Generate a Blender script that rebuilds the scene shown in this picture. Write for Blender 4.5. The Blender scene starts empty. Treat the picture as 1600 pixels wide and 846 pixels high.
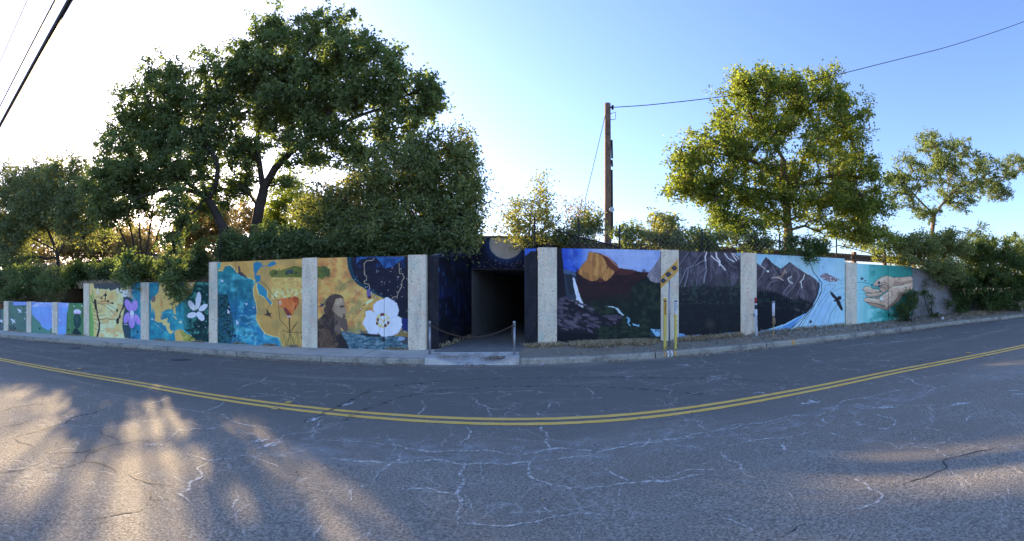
import bpy, math, random
import numpy as np
from mathutils import Vector

# ------------------------------------------------------------------ camera
F, HOR, CX, H = 740.0, 457.0, 800.0, 1.6      # cylinder focal length (photo px per radian), horizon row, centre column, eye height
scene = bpy.context.scene
cam = bpy.data.cameras.new("camera")
cam.type = 'PANO'
cam.panorama_type = 'CENTRAL_CYLINDRICAL'
cam.central_cylindrical_range_u_min = -CX / F
cam.central_cylindrical_range_u_max = CX / F
cam.central_cylindrical_range_v_min = -(846 - HOR) / F
cam.central_cylindrical_range_v_max = HOR / F
cam.central_cylindrical_radius = 1.0
cam.clip_start = 0.05
cam.clip_end = 5000
co = bpy.data.objects.new("camera", cam)
scene.collection.objects.link(co)
co.location = (0, 0, H)
co.rotation_euler = (math.radians(90), 0, 0)
scene.camera = co

# ------------------------------------------------------------------ light
SUN_AZ, SUN_EL = math.radians(-44), math.radians(14.5)
world = bpy.data.worlds.new("World")
scene.world = world
world.use_nodes = True
wn = world.node_tree
for n in list(wn.nodes):
    wn.nodes.remove(n)
sky = wn.nodes.new('ShaderNodeTexSky')
sky.sky_type = 'NISHITA'
sky.sun_disc = False
sky.sun_elevation = SUN_EL
sky.sun_rotation = SUN_AZ
sky.altitude = 100
sky.air_density = 1.0
sky.dust_density = 1.0
sky.ozone_density = 3.5
bg = wn.nodes.new('ShaderNodeBackground')
bg.inputs['Strength'].default_value = 0.15
wo = wn.nodes.new('ShaderNodeOutputWorld')
tint = wn.nodes.new('ShaderNodeMix'); tint.data_type = 'RGBA'; tint.blend_type = 'MULTIPLY'
tint.inputs[0].default_value = 1.0; tint.inputs[7].default_value = (0.88, 0.80, 0.93, 1)
wn.links.new(sky.outputs[0], tint.inputs[6])
wn.links.new(tint.outputs[2], bg.inputs[0])
wn.links.new(bg.outputs[0], wo.inputs[0])
sun_dir = Vector((math.sin(SUN_AZ) * math.cos(SUN_EL), math.cos(SUN_AZ) * math.cos(SUN_EL), math.sin(SUN_EL)))
sl = bpy.data.lights.new("sun", 'SUN')
sl.energy = 5.0
sl.angle = math.radians(0.8)
sl.color = (1.0, 0.74, 0.42)
so = bpy.data.objects.new("sun", sl)
scene.collection.objects.link(so)
so.rotation_euler = sun_dir.to_track_quat('Z', 'Y').to_euler()
so.location = (0, 0, 30)
scene.view_settings.view_transform = 'Standard'
scene.view_settings.look = 'None'
scene.view_settings.gamma = 1
scene.view_settings.exposure = 1.8
try:
    scene.cycles.max_bounces = 6
    scene.cycles.diffuse_bounces = 3
    scene.cycles.transmission_bounces = 4
    scene.cycles.transparent_max_bounces = 6
    scene.cycles.use_denoising = True
except Exception:
    pass

rng = np.random.default_rng(7)
random.seed(7)
PI = math.pi

# ------------------------------------------------------------------ helpers
def az(px):
    return (px - CX) / F

def W(px, py, Y):
    """point of the place that lies at depth Y behind column px and row py of the photograph"""
    a = az(px)
    return np.array((Y * math.tan(a), Y, H + (HOR - py) * Y / (math.cos(a) * F)))

SL = 0.02                                       # the street climbs 2 % to the right
def zr(X):
    return SL * np.clip(X, -60, 60)

def G(px, py, off=0.0):
    """point on the street surface (raised by off)"""
    a = az(px)
    Y = F * (H - off) / ((py - HOR) / math.cos(a) + F * SL * math.tan(a))
    X = Y * math.tan(a)
    return np.array((X, Y, SL * X + off))

def proj(X, Y, Z):
    a = np.arctan2(X, Y)
    return CX + F * a, HOR - F * (Z - H) / np.hypot(X, Y)

def lin(c):
    c = np.asarray(c, float) / 255.0
    return np.where(c <= 0.04045, c / 12.92, ((c + 0.055) / 1.055) ** 2.4)

COL = scene.collection
def link(o, parent=None):
    COL.objects.link(o)
    if parent is not None:
        o.parent = parent
    return o

def mesh_obj(name, verts, faces, mat=None, parent=None, smooth=False, attr=None, attr_f=None):
    me = bpy.data.meshes.new(name)
    verts = np.asarray(verts, np.float32)
    if isinstance(faces, np.ndarray):
        nf, k = faces.shape
        me.vertices.add(len(verts)); me.vertices.foreach_set('co', verts.ravel())
        me.loops.add(nf * k); me.loops.foreach_set('vertex_index', faces.astype(np.int32).ravel())
        me.polygons.add(nf)
        me.polygons.foreach_set('loop_start', np.arange(0, nf * k, k, dtype=np.int32))
        me.polygons.foreach_set('loop_total', np.full(nf, k, np.int32))
        me.update(calc_edges=True)
    else:
        me.from_pydata([tuple(map(float, v)) for v in verts], [], [tuple(int(i) for i in f) for f in faces])
        me.update()
    if smooth:
        me.polygons.foreach_set('use_smooth', np.ones(len(me.polygons), bool))
    if attr is not None:
        at = me.color_attributes.new('paint', 'FLOAT_COLOR', 'POINT')
        c = np.ones((len(verts), 4), np.float32); c[:, :3] = attr
        at.data.foreach_set('color', c.ravel())
    if attr_f is not None:
        at = me.attributes.new('tint', 'FLOAT', 'POINT')
        at.data.foreach_set('value', np.asarray(attr_f, np.float32))
    if mat is not None:
        me.materials.append(mat)
    return link(bpy.data.objects.new(name, me), parent)

def tag(o, label=None, cat=None, group=None, kind=None):
    if label: o['label'] = label
    if cat: o['category'] = cat
    if group: o['group'] = group
    if kind: o['kind'] = kind
    return o

def thing(name, loc, label, cat, group=None):
    o = bpy.data.objects.new(name, None)
    o.empty_display_size = 0.2
    link(o)
    o.location = tuple(float(v) for v in loc)
    return tag(o, label, cat, group)

def child(name, verts, faces, mat, parent, **k):
    """mesh given in world coordinates, made a part of parent (which may sit anywhere)"""
    off = Vector((0, 0, 0)); p = parent
    while p is not None:
        off += p.location; p = p.parent
    return mesh_obj(name, np.asarray(verts, float) - np.array(off), faces, mat, parent, **k)

class MB:
    def __init__(s): s.v = []; s.f = []
    def add(s, v, f):
        n = len(s.v); s.v += [tuple(map(float, q)) for q in v]; s.f += [tuple(i + n for i in g) for g in f]; return s
    def box(s, x0, x1, y0, y1, z0, z1, bev=0.0):
        if bev <= 0:
            v = [(x, y, z) for z in (z0, z1) for y in (y0, y1) for x in (x0, x1)]
            return s.add(v, [(0, 2, 3, 1), (4, 5, 7, 6), (0, 1, 5, 4), (2, 6, 7, 3), (0, 4, 6, 2), (1, 3, 7, 5)])
        b = bev; v = []; f = []
        pts = {}
        def P(x, y, z):
            pts.setdefault((x, y, z), len(v)); v.append((x, y, z)) if pts[(x, y, z)] == len(v) else None; return pts[(x, y, z)]
        xs, ys, zs = (x0, x1), (y0, y1), (z0, z1)
        sg = (1, -1)
        fx = [[[P(xs[i], ys[j] + sg[j] * b, zs[k] + sg[k] * b) for k in (0, 1)] for j in (0, 1)] for i in (0, 1)]
        fy = [[[P(xs[i] + sg[i] * b, ys[j], zs[k] + sg[k] * b) for k in (0, 1)] for j in (0, 1)] for i in (0, 1)]
        fz = [[[P(xs[i] + sg[i] * b, ys[j] + sg[j] * b, zs[k]) for k in (0, 1)] for j in (0, 1)] for i in (0, 1)]
        for i in (0, 1):
            f += [(fx[i][0][0], fx[i][1][0], fx[i][1][1], fx[i][0][1]), (fy[0][i][0], fy[1][i][0], fy[1][i][1], fy[0][i][1]), (fz[0][0][i], fz[1][0][i], fz[1][1][i], fz[0][1][i])]
        for j in (0, 1):
            for i in (0, 1):
                f += [(fx[i][j][0], fx[i][j][1], fy[i][j][1], fy[i][j][0]), (fx[i][0][j], fx[i][1][j], fz[i][1][j], fz[i][0][j]), (fy[0][i][j], fy[1][i][j], fz[1][i][j], fz[0][i][j])]
                for k in (0, 1): f.append((fx[i][j][k], fy[i][j][k], fz[i][j][k]))
        return s.add(v, f)
    def tube(s, pts, r, n=8, caps=True):
        pts = [np.asarray(p, float) for p in pts]
        rs = [r] * len(pts) if np.isscalar(r) else list(r)
        v = []; f = []
        for i, p in enumerate(pts):
            d = pts[min(i + 1, len(pts) - 1)] - pts[max(i - 1, 0)]
            d = d / (np.linalg.norm(d) + 1e-9)
            u = np.cross(d, (0.13, 0.97, 0.21) if abs(d[2]) > .6 else (0, 0, 1)); u /= np.linalg.norm(u)
            w = np.cross(d, u)
            for k in range(n):
                a = 2 * PI * k / n
                v.append(p + rs[i] * (math.cos(a) * u + math.sin(a) * w))
        for i in range(len(pts) - 1):
            for k in range(n):
                a, b = i * n + k, i * n + (k + 1) % n
                f.append((a, b, b + n, a + n))
        if caps:
            f.append(tuple(range(n))[::-1]); f.append(tuple((len(pts) - 1) * n + k for k in range(n)))
        return s.add(v, f)
    def build(s, name, mat, parent=None, smooth=False):
        if parent is None:
            return mesh_obj(name, s.v, s.f, mat, None, smooth)
        return child(name, s.v, s.f, mat, parent, smooth=smooth)

# ---- numpy value noise
def vnoise(x, y, seed=0):
    xi, yi = np.floor(x).astype(np.int64), np.floor(y).astype(np.int64)
    fx, fy = x - xi, y - yi
    fx = fx * fx * (3 - 2 * fx); fy = fy * fy * (3 - 2 * fy)
    def h(a, b):
        n = (a * 374761393 + b * 668265263 + seed * 1442695041) & 0x7fffffff
        n = ((n ^ (n >> 13)) * 1274126177) & 0x7fffffff
        return ((n ^ (n >> 16)) & 0xffff) / 65535.0
    return (h(xi, yi) * (1 - fx) + h(xi + 1, yi) * fx) * (1 - fy) + (h(xi, yi + 1) * (1 - fx) + h(xi + 1, yi + 1) * fx) * fy
def fbm(x, y, seed=0, oct=4):
    t = 0; a = .5; n = 0
    for i in range(oct):
        t = t + a * vnoise(x * 2 ** i, y * 2 ** i, seed + i); n += a; a *= .5
    return t / n

# ------------------------------------------------------------------ materials
def mat(name, build, rough=0.85, spec=0.3):
    m = bpy.data.materials.new(name); m.use_nodes = True
    nt = m.node_tree; b = nt.nodes['Principled BSDF']
    b.inputs['Roughness'].default_value = rough
    b.inputs['Specular IOR Level'].default_value = spec
    build(nt, b)
    return m
def N(nt, t, **k):
    n = nt.nodes.new(t)
    for a, v in k.items(): setattr(n, a, v)
    return n
def L(nt, a, b): nt.links.new(a, b)
def pos(nt, scale=(1, 1, 1), obj=False):
    if obj:
        o = N(nt, 'ShaderNodeTexCoord').outputs['Object']
    else:
        o = N(nt, 'ShaderNodeNewGeometry').outputs['Position']
    m = N(nt, 'ShaderNodeMapping'); m.inputs['Scale'].default_value = scale
    L(nt, o, m.inputs[0]); return m.outputs[0]
def noise(nt, vec, scale, detail=4, rough=.55, dist=0):
    n = N(nt, 'ShaderNodeTexNoise'); n.inputs['Scale'].default_value = scale
    n.inputs['Detail'].default_value = detail; n.inputs['Roughness'].default_value = rough; n.inputs['Distortion'].default_value = dist
    L(nt, vec, n.inputs['Vector']); return n.outputs['Fac']
def ramp(nt, fac, stops):
    r = N(nt, 'ShaderNodeValToRGB'); e = r.color_ramp.elements
    while len(e) < len(stops): e.new(.5)
    for el, (p, c) in zip(e, stops):
        el.position = p; el.color = (*c, 1) if len(c) == 3 else c
    L(nt, fac, r.inputs[0]); return r.outputs[0]
def mix(nt, fac, a, b, mode='MIX'):
    m = N(nt, 'ShaderNodeMix', data_type='RGBA', blend_type=mode)
    for i, v in ((0, fac), (6, a), (7, b)):
        if hasattr(v, 'is_output') or hasattr(v, 'links'): L(nt, v, m.inputs[i])
        else: m.inputs[i].default_value = v if i == 0 else (*v, 1)
    return m.outputs[2]
def math_(nt, op, a, b=None, clamp=False):
    m = N(nt, 'ShaderNodeMath', operation=op); m.use_clamp = clamp
    for i, v in ((0, a), (1, b)):
        if v is None: continue
        if hasattr(v, 'links'): L(nt, v, m.inputs[i])
        else: m.inputs[i].default_value = v
    return m.outputs[0]
def bump(nt, b, h, strength, dist):
    n = N(nt, 'ShaderNodeBump'); n.inputs['Strength'].default_value = strength; n.inputs['Distance'].default_value = dist
    L(nt, h, n.inputs['Height']); L(nt, n.outputs[0], b.inputs['Normal'])

def m_asphalt(nt, b):
    p = pos(nt)
    sx = N(nt, 'ShaderNodeSeparateXYZ'); L(nt, p, sx.inputs[0])
    grit = noise(nt, p, 95, 2, .7)
    grit2 = noise(nt, p, 46, 2, .8)
    big = noise(nt, p, .55, 5, .6)
    pst = pos(nt, (.22, 1.3, 1))
    streak = noise(nt, pst, 1.2, 6, .65)
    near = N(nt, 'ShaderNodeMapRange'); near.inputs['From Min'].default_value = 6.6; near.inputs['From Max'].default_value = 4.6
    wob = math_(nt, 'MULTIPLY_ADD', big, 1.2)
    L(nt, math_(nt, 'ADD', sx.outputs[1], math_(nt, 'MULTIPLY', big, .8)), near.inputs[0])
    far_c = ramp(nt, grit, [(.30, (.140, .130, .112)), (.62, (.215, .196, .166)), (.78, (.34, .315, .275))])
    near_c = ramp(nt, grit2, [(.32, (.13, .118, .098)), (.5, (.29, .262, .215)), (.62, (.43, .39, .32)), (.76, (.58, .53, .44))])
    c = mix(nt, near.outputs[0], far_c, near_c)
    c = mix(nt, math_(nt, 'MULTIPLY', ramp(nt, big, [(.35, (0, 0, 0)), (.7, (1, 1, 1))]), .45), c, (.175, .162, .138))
    c = mix(nt, math_(nt, 'MULTIPLY', ramp(nt, streak, [(.55, (0, 0, 0)), (.75, (1, 1, 1))]), .55), c, (.40, .37, .32))
    brown = ramp(nt, noise(nt, pos(nt, (.35, .8, 1)), .9, 5, .65), [(.46, (0, 0, 0)), (.66, (1, 1, 1))])
    c = mix(nt, math_(nt, 'MULTIPLY', math_(nt, 'MULTIPLY', brown, near.outputs[0]), .45), c, (.235, .19, .145))
    # fine cracking
    pw = N(nt, 'ShaderNodeVectorMath', operation='ADD')
    wn_ = N(nt, 'ShaderNodeTexNoise'); wn_.inputs['Scale'].default_value = 2.2; wn_.inputs['Detail'].default_value = 6; L(nt, p, wn_.inputs['Vector'])
    sc = N(nt, 'ShaderNodeVectorMath', operation='SCALE'); sc.inputs['Scale'].default_value = .9; L(nt, wn_.outputs['Color'], sc.inputs[0])
    L(nt, p, pw.inputs[0]); L(nt, sc.outputs[0], pw.inputs[1])
    def net(scale, wid, m0, m1, ms):
        vo = N(nt, 'ShaderNodeTexVoronoi', feature='DISTANCE_TO_EDGE'); vo.inputs['Scale'].default_value = scale
        L(nt, pw.outputs[0], vo.inputs['Vector'])
        line = ramp(nt, vo.outputs['Distance'], [(.0, (1, 1, 1)), (wid, (0, 0, 0))])
        brk = ramp(nt, noise(nt, p, 7, 3, .7), [(.36, (0, 0, 0)), (.5, (1, 1, 1))])
        return math_(nt, 'MULTIPLY', math_(nt, 'MULTIPLY', line, brk), ramp(nt, noise(nt, p, ms, 4, .6), [(m0, (0, 0, 0)), (m1, (1, 1, 1))]))
    lf = math_(nt, 'MAXIMUM', net(.75, .016, .40, .56, .5), math_(nt, 'MULTIPLY', net(2.3, .030, .50, .62, .7), .7))
    c = mix(nt, math_(nt, 'MULTIPLY', lf, .8), c, (.50, .475, .42))
    L(nt, c, b.inputs['Base Color'])
    h = math_(nt, 'ADD', math_(nt, 'MULTIPLY', grit2, .6), math_(nt, 'SUBTRACT', grit, lf))
    bump(nt, b, h, .8, .012)
M_asphalt = mat('asphalt', m_asphalt, .9, .25)

def simple(name, c0, c1, scale=20, bmp=.3, dist=.004, rough=.85, detail=4, spec=.3, metal=0, stain=None):
    def f(nt, b):
        p = pos(nt)
        n1 = noise(nt, p, scale, detail, .6); n2 = noise(nt, p, scale * .07, 4, .6)
        k = math_(nt, 'ADD', math_(nt, 'MULTIPLY', n1, .55), math_(nt, 'MULTIPLY', n2, .45))
        c = ramp(nt, k, [(.36, c0), (.64, c1)])
        if stain:
            c = mix(nt, math_(nt, 'MULTIPLY', ramp(nt, noise(nt, p, stain[0], 5, .65), [(.5, (0, 0, 0)), (.66, (1, 1, 1))]), stain[2]), c, stain[1])
        L(nt, c, b.inputs['Base Color'])
        b.inputs['Metallic'].default_value = metal
        if bmp: bump(nt, b, n1, bmp, dist)
    return mat(name, f, rough, spec)

M_concrete = simple('sidewalk_concrete', (.48, .45, .38), (.62, .585, .50), 30, .3, .003, stain=(1.2, (.30, .285, .26), .5))
M_kerb = simple('kerb_concrete', (.28, .25, .195), (.48, .44, .35), 18, .5, .006, stain=(2.5, (.10, .095, .09), .7))
M_apron = simple('apron_concrete', (.50, .47, .42), (.70, .67, .61), 14, .4, .004, stain=(2.2, (.27, .23, .19), .85))
M_gutter = simple('gutter_dirt', (.20, .17, .13), (.38, .33, .26), 40, .6, .01)
M_path = simple('path_asphalt', (.17, .165, .155), (.29, .28, .26), 60, .6, .006, stain=(.9, (.16, .15, .13), .4))
M_old = simple('old_concrete', (.19, .18, .18), (.33, .32, .31), 10, .6, .01, stain=(1.8, (.17, .12, .09), .7))
M_wallback = simple('bare_wall_concrete', (.22, .21, .20), (.32, .31, .29), 12, .3, .004)
M_darkpaint = simple('dark_navy_paint', (.014, .015, .02), (.020, .021, .030), 9, .4, .004, stain=(2.2, (.035, .03, .03), .5))
M_tunnel = simple('tunnel_concrete', (.20, .195, .19), (.32, .31, .30), 8, .4, .004)
M_pole = simple('weathered_pole_wood', (.13, .08, .05), (.26, .175, .12), 14, .6, .01, stain=(3, (.05, .035, .03), .6))
M_rail = simple('rusty_rail', (.10, .07, .05), (.20, .15, .11), 6, .3, .004)
M_bark = simple('oak_bark', (.022, .017, .013), (.075, .058, .045), 22, .9, .02)
M_barklight = simple('pale_bark', (.07, .05, .035), (.19, .14, .09), 22, .9, .02)
M_steel = simple('galvanised_steel', (.30, .31, .33), (.42, .43, .45), 30, .1, .001, .45, metal=.6)
M_black = simple('black_metal', (.012, .012, .013), (.03, .03, .032), 30, .1, .001, .6)
M_wire = simple('cable_rubber', (.012, .013, .016), (.025, .026, .03), 30, .1, .001, .6)
M_rust = simple('rusty_chain', (.06, .035, .028), (.13, .08, .06), 80, .2, .001, .7)
M_yline = None
def m_yellow(nt, b):
    p = pos(nt)
    w = noise(nt, p, 55, 3, .7); w2 = noise(nt, p, 3.5, 5, .7)
    c = ramp(nt, w2, [(.3, (.88, .50, .09)), (.7, (.95, .62, .16))])
    f = math_(nt, 'ADD', math_(nt, 'MULTIPLY', w, .5), math_(nt, 'MULTIPLY', w2, .5))
    c = mix(nt, ramp(nt, f, [(.56, (0, 0, 0)), (.66, (.8, .8, .8))]), c, (.24, .21, .16))
    L(nt, c, b.inputs['Base Color']); bump(nt, b, w, .5, .004)
M_yline = mat('worn_yellow_line_paint', m_yellow, .8)
def paintmix(name, col, base, thr=(.45, .6), sc=30, rough=.8):
    def f(nt, b):
        p = pos(nt); w = noise(nt, p, sc, 5, .75)
        tr = N(nt, 'ShaderNodeBsdfTransparent'); ms = N(nt, 'ShaderNodeMixShader')
        b.inputs['Base Color'].default_value = (*col, 1)
        L(nt, ramp(nt, w, [(thr[0], (0, 0, 0)), (thr[1], (1, 1, 1))]), ms.inputs[0])
        L(nt, tr.outputs[0], ms.inputs[1]); L(nt, b.outputs[0], ms.inputs[2])
        L(nt, ms.outputs[0], nt.nodes['Material Output'].inputs[0])
    return mat(name, f, rough)
M_crack = paintmix('pale_crack_grit', (.60, .57, .50), None, (.40, .56), 22)
M_crackdark = paintmix('dark_crack', (.055, .052, .05), None, (.36, .50), 14)
M_chalk = paintmix('worn_white_paint', (.75, .74, .70), None, (.42, .58), 24)
M_paleband = paintmix('pale_wheel_wear', (.52, .50, .46), None, (.46, .80), 5)
M_skid = paintmix('skid_rubber', (.09, .088, .09), None, (.46, .72), 9)
M_patch = simple('newer_asphalt', (.068, .074, .088), (.105, .112, .125), 90, .4, .004)
M_blackblot = simple('bitumen_blot', (.05, .05, .055), (.08, .08, .085), 30, .2, .002)

def m_pebble(nt, b):
    p = pos(nt)
    vo = N(nt, 'ShaderNodeTexVoronoi'); vo.inputs['Scale'].default_value = 30; L(nt, p, vo.inputs['Vector'])
    s = N(nt, 'ShaderNodeSeparateColor'); L(nt, vo.outputs['Color'], s.inputs[0])
    c = ramp(nt, s.outputs[0], [(.0, (.48, .39, .27)), (.04, (.84, .70, .49)), (.4, (.95, .81, .58)), (.75, (.97, .86, .65)), (1, (.88, .75, .56))])
    big = noise(nt, p, 1.5, 4, .6)
    c = mix(nt, math_(nt, 'MULTIPLY', ramp(nt, noise(nt, pos(nt, (3, 3, .5)), 1.6, 5, .65), [(.45, (0, 0, 0)), (.7, (1, 1, 1))]), .55), c, (.46, .40, .33))
    c = mix(nt, math_(nt, 'MULTIPLY', ramp(nt, big, [(.52, (0, 0, 0)), (.62, (1, 1, 1))]), .35), c, (.52, .62, .50))
    b2 = noise(nt, pos(nt, (1, 1, .8)), 2.3, 4, .6)
    c = mix(nt, math_(nt, 'MULTIPLY', ramp(nt, b2, [(.53, (0, 0, 0)), (.64, (1, 1, 1))]), .40), c, (.80, .52, .36))
    L(nt, c, b.inputs['Base Color'])
    h = math_(nt, 'SUBTRACT', 1, vo.outputs['Distance'])
    bump(nt, b, h, .9, .02)
M_pebble = mat('pebbledash', m_pebble, .9)

def m_mural(nt, b):
    a = N(nt, 'ShaderNodeVertexColor', layer_name='paint')
    p = pos(nt); w = noise(nt, p, 45, 4, .7); w2 = noise(nt, pos(nt, (1, 1, .4)), 7, 5, .7)
    w3 = noise(nt, pos(nt, (9, 9, .5)), 2.2, 4, .6)
    v = math_(nt, 'ADD', math_(nt, 'MULTIPLY', w, .26), math_(nt, 'MULTIPLY', w2, .42))
    v = math_(nt, 'ADD', v, math_(nt, 'MULTIPLY', w3, .24))
    v = math_(nt, 'ADD', v, .54)
    hs = N(nt, 'ShaderNodeVectorMath', operation='SCALE'); L(nt, a.outputs[0], hs.inputs[0]); L(nt, v, hs.inputs['Scale'])
    L(nt, hs.outputs[0], b.inputs['Base Color']); bump(nt, b, w, .35, .004)
M_mural = mat('mural_paint', m_mural, .75, .3)

def m_dirt(nt, b):
    p = pos(nt)
    n1 = noise(nt, p, 70, 3, .8); n2 = noise(nt, p, 1.1, 5, .6); n3 = noise(nt, p, 16, 4, .7)
    c = ramp(nt, n1, [(.32, (.17, .15, .115)), (.5, (.38, .34, .265)), (.7, (.62, .56, .45))])
    c = mix(nt, ramp(nt, n2, [(.45, (0, 0, 0)), (.65, (.7, .7, .7))]), c, (.50, .39, .26))
    c = mix(nt, math_(nt, 'MULTIPLY', n3, .4), c, (.27, .235, .18))
    L(nt, c, b.inputs['Base Color']); bump(nt, b, math_(nt, 'ADD', n1, n3), 1, .03)
M_verge = mat('gravelly_dirt', m_dirt, .95, .15)
def m_grassdry(nt, b):
    p = pos(nt)
    n1 = noise(nt, p, 24, 5, .75); n2 = noise(nt, p, .5, 5, .6)
    c = ramp(nt, n1, [(.3, (.07, .05, .03)), (.55, (.20, .155, .085)), (.75, (.34, .27, .15))])
    c = mix(nt, ramp(nt, n2, [(.48, (0, 0, 0)), (.68, (.6, .6, .6))]), c, (.06, .07, .035))
    L(nt, c, b.inputs['Base Color']); bump(nt, b, n1, 1, .08)
M_hill = mat('dry_grass_soil', m_grassdry, .95, .1)

def leafmat(name, dark, mid, light, transl=.4, tcol=None, rough=.5):
    m = bpy.data.materials.new(name); m.use_nodes = True; nt = m.node_tree
    b = nt.nodes['Principled BSDF']; b.inputs['Roughness'].default_value = .68; b.inputs['Specular IOR Level'].default_value = .2
    a = N(nt, 'ShaderNodeAttribute', attribute_name='tint')
    c = ramp(nt, a.outputs['Fac'], [(0, dark), (.5, mid), (1, light)])
    L(nt, c, b.inputs['Base Color'])
    t = N(nt, 'ShaderNodeBsdfTranslucent')
    tc = mix(nt, 1.0, c, tcol or (1.9, 1.6, .6), 'MULTIPLY')
    L(nt, tc, t.inputs[0])
    ms = N(nt, 'ShaderNodeMixShader'); ms.inputs[0].default_value = transl
    L(nt, b.outputs[0], ms.inputs[1]); L(nt, t.outputs[0], ms.inputs[2])
    L(nt, ms.outputs[0], nt.nodes['Material Output'].inputs[0])
    return m
M_leaf_oak = leafmat('oak_leaves', (.125, .165, .085), (.185, .240, .12), (.28, .34, .16), .45, (1.5, 1.6, .6))
M_leaf_far = leafmat('bluish_leaves', (.13, .18, .11), (.20, .26, .15), (.28, .34, .19), .42)
M_leaf_bush = leafmat('olive_bush_leaves', (.12, .165, .080), (.185, .245, .115), (.29, .34, .165), .45)
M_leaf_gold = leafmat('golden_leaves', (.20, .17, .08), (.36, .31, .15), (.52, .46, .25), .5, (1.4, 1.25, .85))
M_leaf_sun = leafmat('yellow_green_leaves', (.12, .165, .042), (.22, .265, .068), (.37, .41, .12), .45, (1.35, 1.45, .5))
M_leaf_hedge = leafmat('dark_hedge_leaves', (.060, .100, .042), (.105, .165, .060), (.18, .25, .085), .38)
M_leaf_dry = leafmat('pinkish_dry_leaves', (.18, .18, .085), (.34, .31, .15), (.58, .50, .26), .45, (1.4, 1.2, .8))
M_litter = leafmat('fallen_leaves', (.16, .10, .06), (.38, .27, .17), (.66, .56, .42), .1, (1, 1, 1))
M_straw = leafmat('straw', (.28, .21, .12), (.52, .41, .25), (.78, .66, .44), .25, (1, 1, 1))
# ------------------------------------------------------------------ mural painting (colours of the paint itself, worked out per vertex)
class Paint:
    def __init__(s, px, py, ox, oy, sc, base):
        s.x = (px - ox) * sc; s.y = (py - oy) * sc; s.sc = sc
        s.c = np.tile(np.array(base, float), (len(px), 1))
        s.wx = s.x + (fbm(s.x / 9, s.y / 9, 3, 3) - .5) * sc * 1.2
        s.wy = s.y + (fbm(s.x / 9 + 50, s.y / 9, 5, 3) - .5) * sc * 1.2
    def put(s, m, col, a=1.0):
        if callable(col): col = col(s.x[m], s.y[m])
        al = a[m][:, None] if isinstance(a, np.ndarray) else a
        s.c[m] = s.c[m] * (1 - al) + np.asarray(col, float) * al
    def inside(s, pts):
        pts = np.asarray(pts, float); x, y = s.wx, s.wy
        m = np.zeros(len(x), bool)
        b = (x >= pts[:, 0].min()) & (x <= pts[:, 0].max()) & (y >= pts[:, 1].min()) & (y <= pts[:, 1].max())
        if not b.any(): return m
        xs, ys = x[b], y[b]; r = np.zeros(len(xs), bool)
        for (x0, y0), (x1, y1) in zip(pts, np.roll(pts, -1, 0)):
            if y0 == y1: continue
            c = ((y0 > ys) != (y1 > ys)) & (xs < (x1 - x0) * (ys - y0) / (y1 - y0) + x0)
            r ^= c
        m[b] = r
        return m
    def poly(s, pts, col, a=1.0): s.put(s.inside(pts), col, a); return s
    def ell(s, cx, cy, rx, ry, col, rot=0, a=1.0, soft=0):
        c, q = math.cos(rot), math.sin(rot)
        dx, dy = s.wx - cx, s.wy - cy
        u = (dx * c + dy * q) / rx; v = (-dx * q + dy * c) / ry
        d = np.hypot(u, v)
        if soft: s.put(np.ones(len(d), bool), col, np.clip((1 + soft - d) / (2 * soft), 0, 1) * a)
        else: s.put(d < 1, col, a)
        return s
    def line(s, pts, w, col, a=1.0, w1=None):
        x, y = s.x, s.y; n = len(pts) - 1
        for i in range(n):
            (x0, y0), (x1, y1) = pts[i], pts[i + 1]
            wi = w if w1 is None else w + (w1 - w) * i / max(1, n - 1)
            b = (x > min(x0, x1) - wi) & (x < max(x0, x1) + wi) & (y > min(y0, y1) - wi) & (y < max(y0, y1) + wi)
            if not b.any(): continue
            idx = np.nonzero(b)[0]; dx, dy = x1 - x0, y1 - y0; l = dx * dx + dy * dy + 1e-9
            t = np.clip(((x[idx] - x0) * dx + (y[idx] - y0) * dy) / l, 0, 1)
            d = np.hypot(x[idx] - x0 - t * dx, y[idx] - y0 - t * dy)
            al = np.clip((wi / 2 - d) / (s.sc * .35) + .5, 0, 1) * a
            s.c[idx] = s.c[idx] * (1 - al[:, None]) + np.asarray(col) * al[:, None]
        return s
    def noisy(s, col, scale, thr, a=1.0, seed=0, m=None, sy=1.0, w=.17):
        n = fbm(s.x / scale, s.y / scale / sy, seed, 5) + .04
        al = np.clip((n - thr) / w, 0, 1) * a
        if m is not None: al = al * m
        s.put(np.ones(len(al), bool), col, al); return s
    def grad(s, stops, axis='y', m=None, a=1.0):
        v = s.y if axis == 'y' else s.x
        ps = [p for p, _ in stops]; cs = np.array([c for _, c in stops])
        col = np.stack([np.interp(v, ps, cs[:, k]) for k in range(3)], 1)
        mm = np.ones(len(v), bool) if m is None else m
        s.c[mm] = s.c[mm] * (1 - a) + col[mm] * a; return s
    def bird(s, x, y, r, col, rot=0.0):
        c, q = math.cos(rot), math.sin(rot)
        sh = [(-1, -.15), (-.35, -.45), (-.05, -.12), (.25, -.75), (.30, -.10), (.95, .1), (.3, .22), (.1, .75), (-.12, .2), (-.5, .05)]
        return s.poly([(x + r * (a * c - b * q), y + r * (a * q + b * c)) for a, b in sh], col)

R = lambda r, g, b: lin((r, g, b))

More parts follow.
